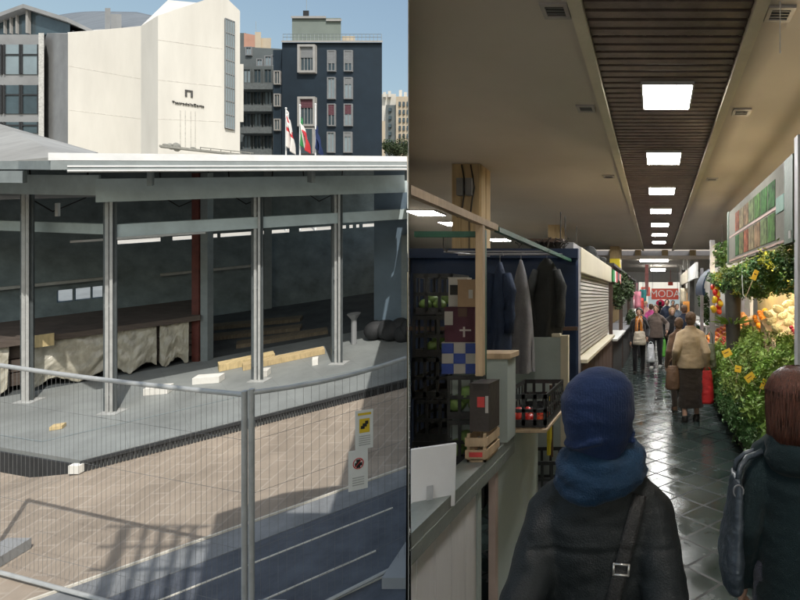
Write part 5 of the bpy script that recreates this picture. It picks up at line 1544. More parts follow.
# farther fruit stall and shop fronts on the right
ft = thing('fruit_stall', 'farther fruit stall with a sloping heap of red and orange fruit', 'market stall', (1.4, 11.7, 0))
mb = MB(); mb.add([(1.02, 10.6, .72), (1.02, 12.9, .72), (1.9, 12.9, 1.22), (1.9, 10.6, 1.22), (1.02, 10.6, .68), (1.02, 12.9, .68), (1.9, 12.9, 1.18), (1.9, 10.6, 1.18)], [(0,1,2,3),(4,7,6,5),(0,4,5,1),(1,5,6,2),(2,6,7,3),(3,7,4,0)]); mb.build('raked_shelf', M['wood_pale'], ft)
mb = MB(); mb.box((1.06, 10.6, 0), (1.10, 12.9, .66)); mb.build('front_board', M['stall_dark'], ft)
mb = MB(); mb.box((1.92, 10.6, 0), (1.98, 12.9, 2.4)); mb.build('back_panel', M['board_beige'], ft)
for i in range(9):
    for j in range(22):
        xx = 1.06 + i * .092; yy = 10.66 + j * .10
        if yy > 12.8: continue
        m_, nm, lb, gr = [('apple_red', 'red_apple', 'red apple in the sloping heap on the farther fruit stall', 'red apples on the farther fruit stall'), ('orange', 'orange', 'orange in the sloping heap on the farther fruit stall', 'oranges on the farther fruit stall')][(j // 4) % 2 if i > 3 else 0 if rd.random() < .6 else 1]
        ball(nm, nm.split('_')[-1], lb, .05, M[m_], (xx, yy, .72 + (xx - 1.02) * .568 + .05 + rd.uniform(0, .02)), gr, .92)
def rstall(y0, y1, label, awn, m):
    t = thing('market_stall', label, 'shop', (1.4, (y0 + y1) / 2, 0))
    mb = MB(); mb.box((1.12, y0, 0), (1.2, y0 + .1, 2.6)); mb.build('post', M['grey_metal'], t)
    mb = MB(); mb.box((1.06, y1 - .12, 0), (1.2, y1, 3.0)); mb.build('post', M['stall_dark'], t)
    mb = MB(); mb.box((1.25, y0 + .1, 0), (1.3, y1 - .13, 1.1)); mb.build('counter_front', M['board_beige'], t)
    mb = MB(); mb.box((1.15, y0 + .1, 1.101), (1.6, y1 - .13, 1.14)); mb.build('counter_top', M['awning_white'], t)
    mb = MB(); mb.box((2.0, y0, 0), (2.05, y1, 2.9)); mb.build('back_panel', M['hall_wall'], t)
    mb = MB(); mb.box((1.0, y0, 2.35), (1.06, y1 - .13, 2.75)); mb.build('fascia', M[awn], t)
    return t
rstall(13.1, 16.4, 'shop front with a white fascia and dark corner post past the fruit stall', 'awning_white', None)
rstall(16.8, 21.6, 'last shop front on the right with a pale fascia before the far bay', 'rail_cream', None)
# curved dark blue awning
t = thing('curved_awning', 'dark blue curved awning edge jutting out above the farther fruit stall', 'awning', (1.05, 12.9, 2.4))
mb = MB()
def aw(a, b):
    an = R(8 + 92 * b)
    return Vector((1.60 - .62 * math.sin(an), 11.0 + 1.9 * a, 2.02 + .62 * (1 - math.cos(an)) * 0 + .62 * math.cos(an) * 1.0 - .0))
mb.sheet(aw, 6, 14, .03); mb.build('canopy', M['awning_blue'], t, smooth=True)
mb = MB(); mb.box((1.0, 11.0, 1.9), (1.04, 11.04, 2.05)); mb.box((1.0, 12.86, 1.9), (1.04, 12.9, 2.05)); mb.build('bracket', M['awning_blue'], t)
# hanging plants along the right shops
for k, (px, py, Y) in enumerate(((704, 300, 13.4), (708, 316, 13.2), (700, 330, 15.0), (722, 255, 8.6))):
    c = P(px, py, Y)
    t = thing('hanging_plant', ('dark trailing plant hanging above the farther fruit stall', 'dark bushy plant just behind the heap of red fruit', 'small green plant beside the dark corner post', 'dark green plant at the far upper end of the sign board')[k], 'plant', c)
    mb = MB(); leaf_cloud(mb, c, (.2, .2, .3), 260, .05, k + 30); mb.build('foliage', M['herb_dark'], t)
    mb = MB(); mb.tube(c, c + Vector((0, 0, .5)), .006); mb.build('cord', M['cable'], t)
# greenery and hanging goods on the left stalls
for k, (px, py, Y, r) in enumerate(((622, 282, 12.8, .3), (628, 290, 14.5, .35), (619, 300, 11.6, .25), (631, 318, 16, .3), (615, 290, 11.0, .2))):
    c = P(px, py, Y)
    t = thing('hanging_plant', ('dark leafy plant hanging past the shutter stall, largest of its group', 'dark leafy plant hanging deeper along the left stalls', 'dark leafy plant low beside the pale counter', 'green plant by the last left stall', 'small dark plant next to the flag striped sign')[k], 'plant', c)
    mb = MB(); leaf_cloud(mb, c, (r * .7, r, r * 1.2), 300, .06, k + 50); mb.build('foliage', M['leaf'], t)
    mb = MB(); mb.tube(c, (c.x, c.y, 2.51), .006); mb.build('cord', M['cable'], t)
gl = ['pink', 'red', 'teal', 'white', 'violet', 'cream', 'orange']
gc = [(.6, .22, .28), (.5, .06, .05), (.05, .25, .25), (.6, .6, .58), (.25, .12, .4), (.6, .52, .38), (.6, .25, .05)]
for k, (px, py, Y) in enumerate(((637, 300, 18), (640, 306, 19.5), (643, 297, 21), (634, 318, 17), (645, 310, 24), (684, 296, 20), (687, 310, 18))):
    c = P(px, py, Y)
    mb = MB(); mb.sheet(lambda a, b: (c.x - .14 + .28 * a, c.y + .03 * math.sin(a * 9), c.z + .3 - .6 * b), 8, 4, .02)
    mb.tube((c.x, c.y, c.z + .3), (c.x, c.y, c.z + .6), .01)
    tag(mb.build('hanging_cloth', mat('cloth_' + gl[k], gc[k], .8), smooth='all'), '%s piece of clothing hanging in the distant stalls' % gl[k], 'clothing')
# far bay: white columns, banner, shop glow
for k, (px, Y) in enumerate(((684.5, 24), (689, 23), (681, 29))):
    x_ = X(px, Y); mb = MB(); mb.box((x_ - .07, Y, 0), (x_ + .07, Y + .14, 3.598))
    tag(mb.build('white_column', M['white_paint']), ('slim white column in the far bay, middle of three', 'slim white column in the far bay nearest the dark corner post', 'slim white column in the far bay nearest the end wall')[k], 'column', 'white columns of the far bay')
bn_ = thing('banner', 'red shop banner with large pale letters hung across the far end of the aisle', 'banner', (X(664.5, 27), 27, 2.1))
mb = MB(); a1, b1 = P(651.5, 288.5, 27), P(678.5, 299.5, 27); mb.box((a1.x, 27, b1.z), (b1.x, 27.04, a1.z)); mb.build('cloth', M['banner_red'], bn_)
text('MODA', .52, 'lettering', M['flag_white'], bn_, Vector(((a1.x + b1.x) / 2, 26.985, (a1.z + b1.z) / 2)), (1, 0, 0), .01)
mb = MB(); mb.tube((a1.x + .05, 27.02, a1.z), (a1.x + .05, 27.02, 3.6), .01); mb.tube((b1.x - .05, 27.02, a1.z), (b1.x - .05, 27.02, 3.6), .01); mb.build('cord', M['grey_metal'], bn_)
mb = MB(); a1, b1 = P(641, 287, 26), P(650, 296, 26); mb.box((a1.x, 26, b1.z), (b1.x, 26.04, a1.z)); sn = tag(mb.build('round_sign', M['banner_red']), 'small red square sign left of the red banner', 'sign')
mb = MB(); mb.tube(((a1.x + b1.x) / 2, 25.99, (a1.z + b1.z) / 2), ((a1.x + b1.x) / 2, 25.999, (a1.z + b1.z) / 2), .14, n=20); mb.build('disc', M['flag_white'], sn)
mb = MB(); mb.tube(((a1.x + b1.x) / 2, 26.02, a1.z), ((a1.x + b1.x) / 2, 26.02, 3.6), .01); mb.build('cord', M['grey_metal'], sn)
mb = MB(); mb.ell(P(660.5, 303.5, 26.5), (.24, .2, .2)); q = P(660.5, 303.5, 26.5); mb.tube(q, (q.x, q.y, 2.05), .012); tag(mb.build('red_balloon', mat('balloon', (.45, .02, .08), .4), smooth='all'), 'dark red round lantern below the banner', 'lantern')
mb = MB(); a1, b1 = P(668, 282, 33), P(673, 285.5, 33); mb.box((a1.x, 33, b1.z), (b1.x, 33.05, a1.z)); mb.tube(((a1.x + b1.x) / 2, 33.02, a1.z), ((a1.x + b1.x) / 2, 33.02, 3.6), .012)
tag(mb.build('hanging_sign', M['banner_red']), 'small red sign hanging above the banner near the end wall', 'sign')

# ================================================================= people
M['skin'] = mat('skin', (.48, .29, .21), .55, var=.1, scale=20, bump=.05)
def cloth(name, col, **k):
    kw = dict(rough=.88, var=.22, scale=9, bump=.35, bscale=160, spec=.2, sheen=.25); kw.update(k)
    return mat(name, col, **kw)
M['hair_auburn'] = mat('hair_auburn', (.090, .032, .020), .40, var=.75, scale=30, bump=.3, bscale=60, stretch=(6, 6, .35), spec=.5)
M['hair_brown'] = mat('hair_brown', (.10, .055, .03), .5, var=.5, scale=40, bump=.6, stretch=(4, 4, .4))
M['hair_blond'] = mat('hair_blond', (.36, .23, .11), .5, var=.4, scale=40, bump=.6, stretch=(4, 4, .4))
M['hair_dark'] = mat('hair_dark', (.025, .018, .014), .5, var=.4, scale=40, bump=.6)
M['eye_dark'] = mat('eye_dark', (.02, .015, .012), .2, bump=0)
M['shoe'] = mat('shoe', (.02, .018, .016), .5)
M['shoe_white'] = mat('shoe_white', (.6, .6, .58), .6)
M['lip'] = mat('lip', (.35, .13, .11), .5, bump=0)

def remesh(mb, voxel, name, m, smooth_it=6, noise_amp=0, noise_sc=6, seed=0, fac=.5):
    me = mb.mesh(name, m)
    o = bpy.data.objects.new(name, me); COL.objects.link(o)
    r = o.modifiers.new('r', 'REMESH'); r.mode = 'VOXEL'; r.voxel_size = voxel; r.use_smooth_shade = True
    if smooth_it:
        s = o.modifiers.new('s', 'SMOOTH'); s.factor = fac; s.iterations = smooth_it
    bpy.context.view_layer.update()
    me2 = bpy.data.meshes.new_from_object(o.evaluated_get(bpy.context.evaluated_depsgraph_get()))
    bpy.data.objects.remove(o); bpy.data.meshes.remove(me)
    me2.materials.clear(); me2.materials.append(m)
    me2.name = name
    if noise_amp:
        nrm = [v.normal.copy() for v in me2.vertices]
        for v, q in zip(me2.vertices, nrm):
            p = v.co * noise_sc + Vector((seed, 0, 0))
            p2 = Vector((p.x, p.y, p.z * 2.2))
            v.co += q * (noise_amp * noise.noise(p2) + noise_amp * .45 * noise.noise(p2 * 2.7))
    me2.polygons.foreach_set('use_smooth', [True] * len(me2.polygons))
    return me2

def limb(mb, pts, rs, n=12):
    """tapered chain of capsules"""
    for i in range(len(pts) - 1):
        a, b = Vector(pts[i]), Vector(pts[i+1])
        mb.tube(a, b, rs[i], rs[i+1], n)
    for p, r in zip(pts, rs): mb.ell(p, r, 12, 8)

def hand(mb, wr, dr, side, curl=.6, s=1.0):
    """palm, four fingers of different lengths and a thumb; dr = direction from wrist to knuckles"""
    d = Vector(dr).normalized()
    fwd = Vector((0, 1, 0))                     # thumb side points forward when arms hang
    fwd = (fwd - d * fwd.dot(d)).normalized()
    inn = d.cross(fwd) * (1 if side > 0 else -1)  # palm normal towards the body
    if inn.x * side > 0: inn = -inn
    wr = Vector(wr)
    for f in (-.028, -.01, .01, .028):
        mb.tube(wr + fwd * f * .7 * s, wr + d * .085 * s + fwd * f * s, .014 * s, .0125 * s, 8)
    mb.ell(wr + d * .045 * s, (.03 * s, .036 * s, .045 * s) if abs(d.z) > .7 else .036 * s, 10, 8)
    for f, L in zip((.033, .011, -.011, -.032), (.072, .082, .076, .058)):
        p = wr + d * .085 * s + fwd * f * s
        prev = p; dd = d.copy()
        for seg in range(3):
            dd = (dd + inn * curl * .55).normalized()
            q = prev + dd * L * s / 2.6
            mb.tube(prev, q, .0092 * s, .0082 * s, 8); mb.ell(q, .0085 * s, 8, 6)
            prev = q
    p0 = wr + d * .02 * s + fwd * .03 * s; p1 = p0 + (d * .5 + fwd * .75 + inn * .3).normalized() * .045 * s; p2 = p1 + (d * .9 + fwd * .2 + inn * .4).normalized() * .035 * s
    limb(mb, [p0, p1, p2], [.014 * s, .011 * s, .009 * s], 8)

def person(label, loc, yaw, h=1.65, coat=None, coat_z=.80, legs=None, skirt=None, shoes=None, hair='short', hair_m=None, build=1.0, arms=None, stride=.12, lod=.011, head_turn=0,
           collar=True, seed=0, cname='jacket', coat_amp=.006, body_only_top=False, lean=0, extra=None, pants_name='trousers', drop=0):
    k = h / 1.70; bw = build
    t = thing('person', label, 'person', (0, 0, 0))
    sh = 1.395
    # joints (metres for a 1.70 m figure)
    arms = arms or {-1: (-.03, .03, .80), 1: (.03, .03, .80)}
    J = {}
    for s in (-1, 1):
        S_ = Vector((s * .158 * bw, 0, sh - .045 - drop)); hx, hy, hz = arms[s]
        Wp = Vector((s * (.215 * bw) + hx, hy, hz))
        mid = (S_ + Wp) / 2; half = (S_ - Wp).length / 2; L = .30
        off = math.sqrt(max(.0004, L * L - half * half)) if half < L else .02
        dirn = Vector((s * .2, -.9, 0)).normalized()
        El = mid + dirn * min(off, .22)
        J[s] = (S_, El, Wp)
    hip = [Vector((s * .095, 0, .92)) for s in (-1, 1)]
    kn = [Vector((s * .10, s * stride * .5 + .03, .50)) for s in (-1, 1)]
    an = [Vector((s * .10, s * stride - .02, .085)) for s in (-1, 1)]
    if stride < 0.05: pass
    # ---- body: one continuous surface
    mb = MB()
    for i in range(2):
        limb(mb, [hip[i], kn[i], an[i]], [.082 * bw, .052, .038])
        mb.ell(an[i] + Vector((0, .065, -.045)), (.042, .115, .036), 12, 8)
    mb.loft([(.84, 0, 0, .12 * bw, .085), (.93, 0, 0, .165 * bw, .11), (1.08, 0, 0, .135 * bw, .095), (1.25, 0, 0, .15 * bw, .105), (1.35, 0, -.005, .125 * bw, .085), (1.42, 0, -.01, .062, .058)], 20)
    Rz = Matrix.Rotation(head_turn, 4, 'Z')
    hc = Vector((0, .015, 1.585))
    limb(mb, [(0, -.01, 1.38), (0, .0, 1.50)], [.056, .052])
    def hp(x, y, z): return hc + Rz @ Vector((x, y, z))
    mb.ell(hc + Vector((0, -.008, .02)), (.073, .092, .095), 18, 14, Rz.to_3x3())
    mb.ell(hp(0, .02, -.045), (.056, .07, .068), 16, 10, Rz.to_3x3())
    mb.ell(hp(0, .072, -.088), (.024, .018, .018), 10, 8)                    # chin
    mb.tube(hp(0, .083, .012), hp(0, .103, -.028), .010, .015, 8); mb.ell(hp(0, .100, -.03), (.017, .014, .012), 10, 8)   # nose
    mb.ell(hp(-.034, .074, .022), (.024, .012, .009), 8, 6); mb.ell(hp(.034, .074, .022), (.024, .012, .009), 8, 6)         # brow
    mb.ell(hp(0, .083, -.056), (.024, .010, .009), 10, 6)                    # mouth
    mb.ell(hp(-.038, .064, -.022), (.02, .02, .018), 8, 6); mb.ell(hp(.038, .064, -.022), (.02, .02, .018), 8, 6)           # cheeks
    for s in (-1, 1): mb.ell(hp(s * .076, -.005, -.012), (.010, .020, .031), 10, 8, Rz.to_3x3())                            # ears
    for s in (-1, 1):
        S_, El, Wp = J[s]
        limb(mb, [S_, El, Wp], [.052 * bw, .042, .029])
        hand(mb, Wp, (Wp - El).normalized() + Vector((0, .05, -.6)), s)
    link('body', remesh(mb, .0085 if not body_only_top else .007, 'body', M['skin'], 3, fac=.4), t)
    for s in (-1, 1):
        mb = MB(); mb.ell(hp(s * .032, .078, .004), (.013, .009, .008), 10, 8); link('eye', mb.mesh('eye', M['eye_dark'], smooth='all'), t)
    mb = MB(); mb.ell(hp(0, .091, -.056), (.021, .006, .006), 10, 6); link('mouth', mb.mesh('mouth', M['lip'], smooth='all'), t)
    # ---- lower clothes
    if skirt:
        mb = MB(); mb.loft([(skirt[0], 0, .02, .185 * bw, .16), (skirt[0] + .2, 0, .02, .185 * bw, .155), (.75, 0, .01, .18 * bw, .135), (.92, 0, 0, .175 * bw, .12), (1.0, 0, 0, .15 * bw, .105)], 26)
        link('skirt', remesh(mb, lod, 'skirt', skirt[1], 5, .010, 7, seed), t)
    if legs:
        mb = MB()
        for i in range(2): limb(mb, [hip[i], kn[i], an[i] + Vector((0, 0, .01))], [.102 * bw, .073, .058])
        mb.loft([(.83, 0, 0, .13 * bw, .10), (.93, 0, 0, .178 * bw, .125), (1.03, 0, 0, .155 * bw, .11)], 20)
        link(pants_name, remesh(mb, lod, pants_name, legs, 4, .006, 8, seed), t)
    for i in range(2):
        mb = MB(); mb.ell(an[i] + Vector((0, .06, -.047)), (.05, .128, .040), 14, 8); mb.tube(an[i] + Vector((0, -.01, -.06)), an[i] + Vector((0, -.005, .02)), .048, .05, 12)
        mb.obox(an[i] + Vector((-.042, -.05, -.085)), (.084, 0, 0), (0, .22, 0), (0, 0, .02))
        link('shoe', remesh(mb, .009, 'shoe', shoes or M['shoe'], 3), t)
    # ---- coat
    if coat:
        mb = MB()
        z0 = coat_z
        mb.loft([(z0, 0, 0, .195 * bw, .145), (.95 if z0 < .93 else z0 + .04, 0, 0, .192 * bw, .142), (1.10, 0, 0, .178 * bw, .132), (1.25, 0, 0, .18 * bw, .132), (1.325, 0, -.005, .158 * bw, .115), (1.385, 0, -.008, .112 * bw, .09), (1.45, 0, -.01, .072, .066)], 26)
        for s in (-1, 1): limb(mb, [(s * .045, -.008, 1.415), J[s][0] + Vector((-s * .01, 0, -.005))], [.058, .066])
        for s in (-1, 1):
            S_, El, Wp = J[s]
            limb(mb, [S_ + Vector((-s * .012, 0, -.012)), El, Wp + (El - Wp).normalized() * .015], [.070 * bw, .064, .052])
        if collar: mb.loft([(1.41, 0, -.005, .10, .088), (1.46, 0, -.004, .088, .078), (1.485, 0, -.004, .083, .073)], 20)
        link(cname, remesh(mb, lod, cname, coat, 5, coat_amp, 6.5, seed), t)
    # ---- hair
    if hair:
        mb = MB()
        r3 = Rz.to_3x3()
        mb.ell(hc + Rz @ Vector((0, -.022, .034)), (.086, .097, .096), 18, 12, r3)
        if hair == 'short': mb.ell(hc + Rz @ Vector((0, -.05, -.015)), (.078, .062, .075), 14, 10, r3)
        if hair == 'puff': mb.ell(hc + Rz @ Vector((0, -.03, .03)), (.105, .105, .10), 16, 12, r3); mb.ell(hc + Rz @ Vector((0, -.055, -.03)), (.09, .06, .08), 14, 10, r3)
        if hair == 'bob':
            mb.ell(hc + Rz @ Vector((0, -.03, .025)), (.112, .118, .108), 20, 14, r3)
            for s in (-1, 1): mb.ell(hc + Rz @ Vector((s * .078, -.02, -.06)), (.044, .075, .12), 14, 10, r3)
            mb.ell(hc + Rz @ Vector((0, -.075, -.07)), (.10, .05, .125), 16, 12, r3)
        if hair == 'long':
            mb.ell(hc + Rz @ Vector((0, -.06, -.09)), (.088, .05, .16), 16, 12, r3)
        me = remesh(mb, .009, 'hair', hair_m, 3, .006, 22, seed)
        link('hair', me, t)
    if extra: extra(t, J)
    t.scale = (k, k, k)
    t.location = loc; t.rotation_euler = (0, 0, yaw)
    return t, J, k

def fold_bag(name, label, cat, c, w, d, h, m, strap=None, seed=0, group=None):
    """soft bag hanging from point c (top centre)"""
    t = thing(name, label, cat, c, group=group)
    mb = MB()
    mb.loft([(c.z - h, c.x, c.y, w * .42, d * .42), (c.z - h * .93, c.x, c.y, w * .52, d * .55), (c.z - h * .6, c.x, c.y, w * .5, d * .5), (c.z - h * .15, c.x, c.y, w * .42, d * .28), (c.z, c.x, c.y, w * .36, d * .12)], 20)
    link_o = link('bag_body', remesh(mb, max(.008, w * .05), 'bag_body', m, 3, w * .03, 9, seed), t)
    if strap:
        mb = MB()
        for s in (-1, 1): mb.path([(c.x + s * w * .25, c.y, c.z - .01), (c.x + s * w * .2, c.y, c.z + strap * .6), (c.x, c.y, c.z + strap)], .008, 6)
        mb.build('strap', m, t, smooth='all')
    return t

# ---- 1: man in the blue beanie, close in front of the camera
M['jacket_dark'] = cloth('jacket_dark', (.0075, .0105, .0125), bscale=220, bump=.25, var=.3, scale=5, sheen=0, spec=.3, rough=.6)
def knit(name, col, sc):
    m = cloth(name, col, bump=.2, bscale=120, scale=14)
    n, l = m.node_tree.nodes, m.node_tree.links
    wv = n.new('ShaderNodeTexWave'); wv.wave_type = 'BANDS'; wv.bands_direction = 'X'; wv.inputs['Scale'].default_value = sc; wv.inputs['Distortion'].default_value = 1.2; wv.inputs['Detail'].default_value = 2; wv.inputs['Detail Scale'].default_value = 3
    tc = n.new('ShaderNodeTexCoord'); l.new(tc.outputs['Object'], wv.inputs['Vector'])
    w2 = n.new('ShaderNodeTexWave'); w2.bands_direction = 'Z'; w2.inputs['Scale'].default_value = sc * 1.3; w2.inputs['Distortion'].default_value = 2
    l.new(tc.outputs['Object'], w2.inputs['Vector'])
    ad = n.new('ShaderNodeMath'); ad.operation = 'ADD'; l.new(wv.outputs['Fac'], ad.inputs[0]); l.new(w2.outputs['Fac'], ad.inputs[1])
    bp = n.new('ShaderNodeBump'); bp.inputs['Strength'].default_value = .28; bp.inputs['Distance'].default_value = .003
    l.new(wv.outputs['Fac'], bp.inputs['Height'])
    old = [x for x in n if x.type == 'BUMP' and x != bp][0]
    l.new(old.outputs[0], bp.inputs['Normal']); l.new(bp.outputs[0], n['Principled BSDF'].inputs['Normal'])
    return m
M['beanie'] = knit('beanie', (.007, .019, .064), 70); M['beanie'].node_tree.nodes['Principled BSDF'].inputs['Sheen Weight'].default_value = .06
M['beanie_plain'] = cloth('beanie', (.018, .036, .135), bscale=260, bump=.6, var=.2, scale=30)
M['snood'] = cloth('snood', (.006, .025, .058), sheen=.06, bscale=200, bump=.35, var=.25, scale=12)
M['jeans'] = cloth('jeans', (.03, .035, .06))
BX, BY = -.160, 1.50
def beanie_extra(t, J):
    hc = Vector((0, .015, 1.585))
    mb = MB()
    mb.loft([(1.462, 0, -.016, .074, .084), (1.50, -.002, -.018, .083, .096), (1.545, -.003, -.021, .098, .112), (1.60, -.004, -.025, .108, .122), (1.65, -.003, -.029, .107, .121), (1.69, .0, -.032, .094, .109), (1.716, .002, -.035, .070, .085), (1.732, .003, -.037, .040, .052), (1.738, .003, -.037, .012, .016)], 36)
    # slack folds of the knit
    for (z, ph, r_) in ((1.525, .4, .010), (1.62, 2.0, .008)):
        n = 40
        f = lambda a: Vector((math.cos(a) * .097, -.021 + math.sin(a) * .111, z + .018 * math.sin(a * 1.5 + ph) + .006 * math.sin(a * 4 + ph)))
        for k in range(n): 
            if math.sin(k * .31 + ph) > -.3: mb.tube(f(2*math.pi*k/n), f(2*math.pi*(k+1)/n), r_, n=8)
    me = remesh(mb, .0055, 'beanie', M['beanie'], 7, .0055, 8, 3)
    bo = link('beanie', me, t)
    mb = MB()                                   # snood: thick folded rolls around the neck
    for (z, rx, ry, r, ph) in ((1.475, .086, .086, .030, 0), (1.445, .100, .098, .034, 1.3), (1.415, .108, .104, .030, 2.2)):
        n = 40
        f = lambda a: Vector((math.cos(a) * rx * (1 + .05 * math.sin(a * 3 + ph)), -.012 + math.sin(a) * ry, z + .014 * math.sin(a * 2 + ph) + .012 * math.sin(a)))
        for k in range(n): mb.tube(f(2*math.pi*k/n), f(2*math.pi*(k+1)/n), r * (1 + .15 * math.sin(k * .5 + ph)), r, 10)
    mb.loft([(1.40, 0, -.01, .10, .098), (1.5, 0, -.008, .085, .088)], 24)
    # a hanging fold at the nape
    for k in range(9):
        a = -math.pi / 2 + (k - 4) * .17 + .25
        mb.tube((math.cos(a) * .108, -.012 + math.sin(a) * .108, 1.425), (math.cos(a) * .112, -.012 + math.sin(a) * .112, 1.385 + .012 * (abs(k - 4))), .026, .018, 8)
    link('snood', remesh(mb, .0065, 'snood', M['snood'], 5, .008, 13, 5), t)
tb, Jb, kb = person('person in a dark jacket, blue beanie and blue snood walking away in front', (BX, BY, 0), 0, 1.637, drop=.045, coat=M['jacket_dark'], coat_z=.78, legs=M['jeans'], hair='short', hair_m=M['hair_dark'], build=1.03,
       lod=.009, seed=2, coat_amp=.008, extra=beanie_extra, arms={-1: (.035, .0, .80), 1: (-.035, .0, .80)}, stride=.06, head_turn=-.12)
jk = [c for c in tb.children if c.name.startswith('jacket')][0]
bpy.context.view_layer.update()
# cross-body strap laid onto the back of the jacket
for v in jk.data.vertices:                     # sag folds and a yoke seam across the back
    c_ = v.co
    if c_.y < .02 and abs(c_.x) < .30:
        f_ = noise.ridged_multi_fractal(Vector((c_.x * 4.5 + c_.z * 1.2, 0, c_.z * 5.5 - abs(c_.x) * 3)), .9, 2.0, 3, 1.0, 2.0)
        v.co.y += .0065 * (f_ - 1.0)
        v.co.y += .006 * math.exp(-((c_.z - 1.235 - .06 * c_.x * c_.x) / .006) ** 2)
        v.co.y += .004 * math.exp(-(c_.x / .005) ** 2) * (1 if c_.z < 1.23 else 0)
bvh = BVHTree.FromPolygons([jk.matrix_world @ v.co for v in jk.data.vertices], [tuple(p.vertices) for p in jk.data.polygons])
def on_back(px, py):
    d = (P(px, py, 1) - Vector((0, 0, EYE)))
    hit = bvh.ray_cast(Vector((0, 0, EYE)), d.normalized())
    return hit[0] if hit[0] else P(px, py, BY - .12)
pts = []
for k in range(25):
    f = k / 24
    px = 640 + (603 - 640) * f; py = 494 + (640 - 494) * f
    pts.append(on_back(px, py))
t = thing('shoulder_strap', 'dark cross-body bag strap with a metal buckle over the back of the dark jacket', 'bag strap', pts[12])
mb = MB()
def stp(a, b):
    i = min(23, int(a * 24)); q = pts[i].lerp(pts[i + 1], a * 24 - i)
    dn = (pts[min(24, i + 1)] - pts[max(0, i)]).normalized()
    sd_ = dn.cross(Vector((0, -1, 0))).normalized()
    return q + sd_ * (.019 * (b - .5) * 2) + Vector((0, -.0075, 0))
mb.sheet(stp, 48, 4, .004)
M['strap_dark'] = mat('strap_dark', (.012, .012, .013), .6, bump=.3, bscale=200)
mb.build('strap', M['strap_dark'], t, smooth='all')
mb = MB()
c = on_back(621.5, 567) + Vector((0, -.014, 0))
dx = Vector((.0, 0, 1)); 
dn = (pts[20] - pts[10]).normalized(); sd_ = dn.cross(Vector((0, -1, 0))).normalized()
dn = Vector((dn.x * .25, 0, dn.z)).normalized(); sd_ = dn.cross(Vector((0, -1, 0))).normalized()
cr = [c + sd_ * a * .020 + dn * b * .014 for a, b in ((-1, -1), (1, -1), (1, 1), (-1, 1))]
for i in range(4): mb.tube(cr[i], cr[(i + 1) % 4], .0032, n=8)
for q in cr: mb.ell(q, .0034, 8, 6)
mb.build('buckle', mat('buckle', (.62, .60, .58), .3, metal=.8, var=.05, bump=0), t, smooth='all')

# ---- 2: auburn-haired woman at the right edge
M['coat_teal'] = cloth('coat_teal', (.008, .018, .022), bscale=240, bump=.3, sheen=.05)
M['bag_blue'] = mat('bag_blue', (.045, .06, .08), .42, var=.2, scale=6, bump=.3, bscale=60, spec=.5)
def hood_extra(t, J):
    mb = MB()
    mb.ell((0, -.085, 1.37), (.135, .075, .085), 18, 12); mb.ell((-.07, -.05, 1.415), (.07, .07, .05), 12, 8); mb.ell((.07, -.05, 1.415), (.07, .07, .05), 12, 8)
    link('hood', remesh(mb, .009, 'hood', M['coat_teal'], 6, .006, 9, 4), t)
    mb = MB(); n = 24
    f = lambda a: Vector((math.cos(a) * .078, -.005 + math.sin(a) * .072, 1.475))
    for k in range(n): mb.tube(f(2*math.pi*k/n), f(2*math.pi*(k+1)/n), .016, n=8)
    link('blouse_collar', remesh(mb, .007, 'blouse_collar', M['carton_white'], 3), t)
WX, WY = X(797, 2.0), 2.0
def bob_strands(t, J):
    rd_ = random.Random(5); mb = MB(); Rz = Matrix.Rotation(R(-14), 4, 'Z'); hc = Vector((0, .015, 1.585))
    for k in range(1500):
        a = rd_.uniform(math.pi * .92, math.pi * 2.08) if rd_.random() < .9 else rd_.uniform(0, 6.28)
        e0 = rd_.uniform(.05, .9); pts_ = []
        zend = -.155 - rd_.uniform(0, .035)
        for j in range(9):
            f = j / 8
            el = math.pi / 2 - e0 * (1 - f) - f * 1.35
            if f < .55:
                el = math.pi / 2 - (.12 + e0 * .3) - (f / .55) * (1.35 - e0 * .3)
                q = Vector((math.cos(a) * math.cos(el) * .121, -.03 + math.sin(a) * math.cos(el) * .127, .025 + math.sin(el) * .116))
                last = q
            else:
                g = (f - .55) / .45
                q = Vector((last.x * (1 + .02 * g - .10 * g * g), last.y + .0 * g, last.z + (zend - last.z) * g))
            w_ = Vector((noise.noise(Vector((k * .37, f * 3, 0))), noise.noise(Vector((k * .37, f * 3, 7))), 0)) * .006
            pts_.append(hc + Rz @ (q + w_))
        mb.path(pts_, [.0016] * 7 + [.0012, .0005], 3)
    o = mb.build('hair_strands', M['hair_auburn'], t, smooth='all'); o['kind'] = 'stuff'
def hood_and_strands(t, J):
    hood_extra(t, J); bob_strands(t, J)
person('person with auburn bobbed hair in a dark teal hooded coat', (WX, WY, 0), R(-12), 1.585, coat=M['coat_teal'], coat_z=.55, legs=M['jeans'], hair='bob', hair_m=M['hair_auburn'], build=.92, lod=.009, seed=6,
       extra=hood_and_strands, coat_amp=.007, head_turn=R(-14), stride=.06)
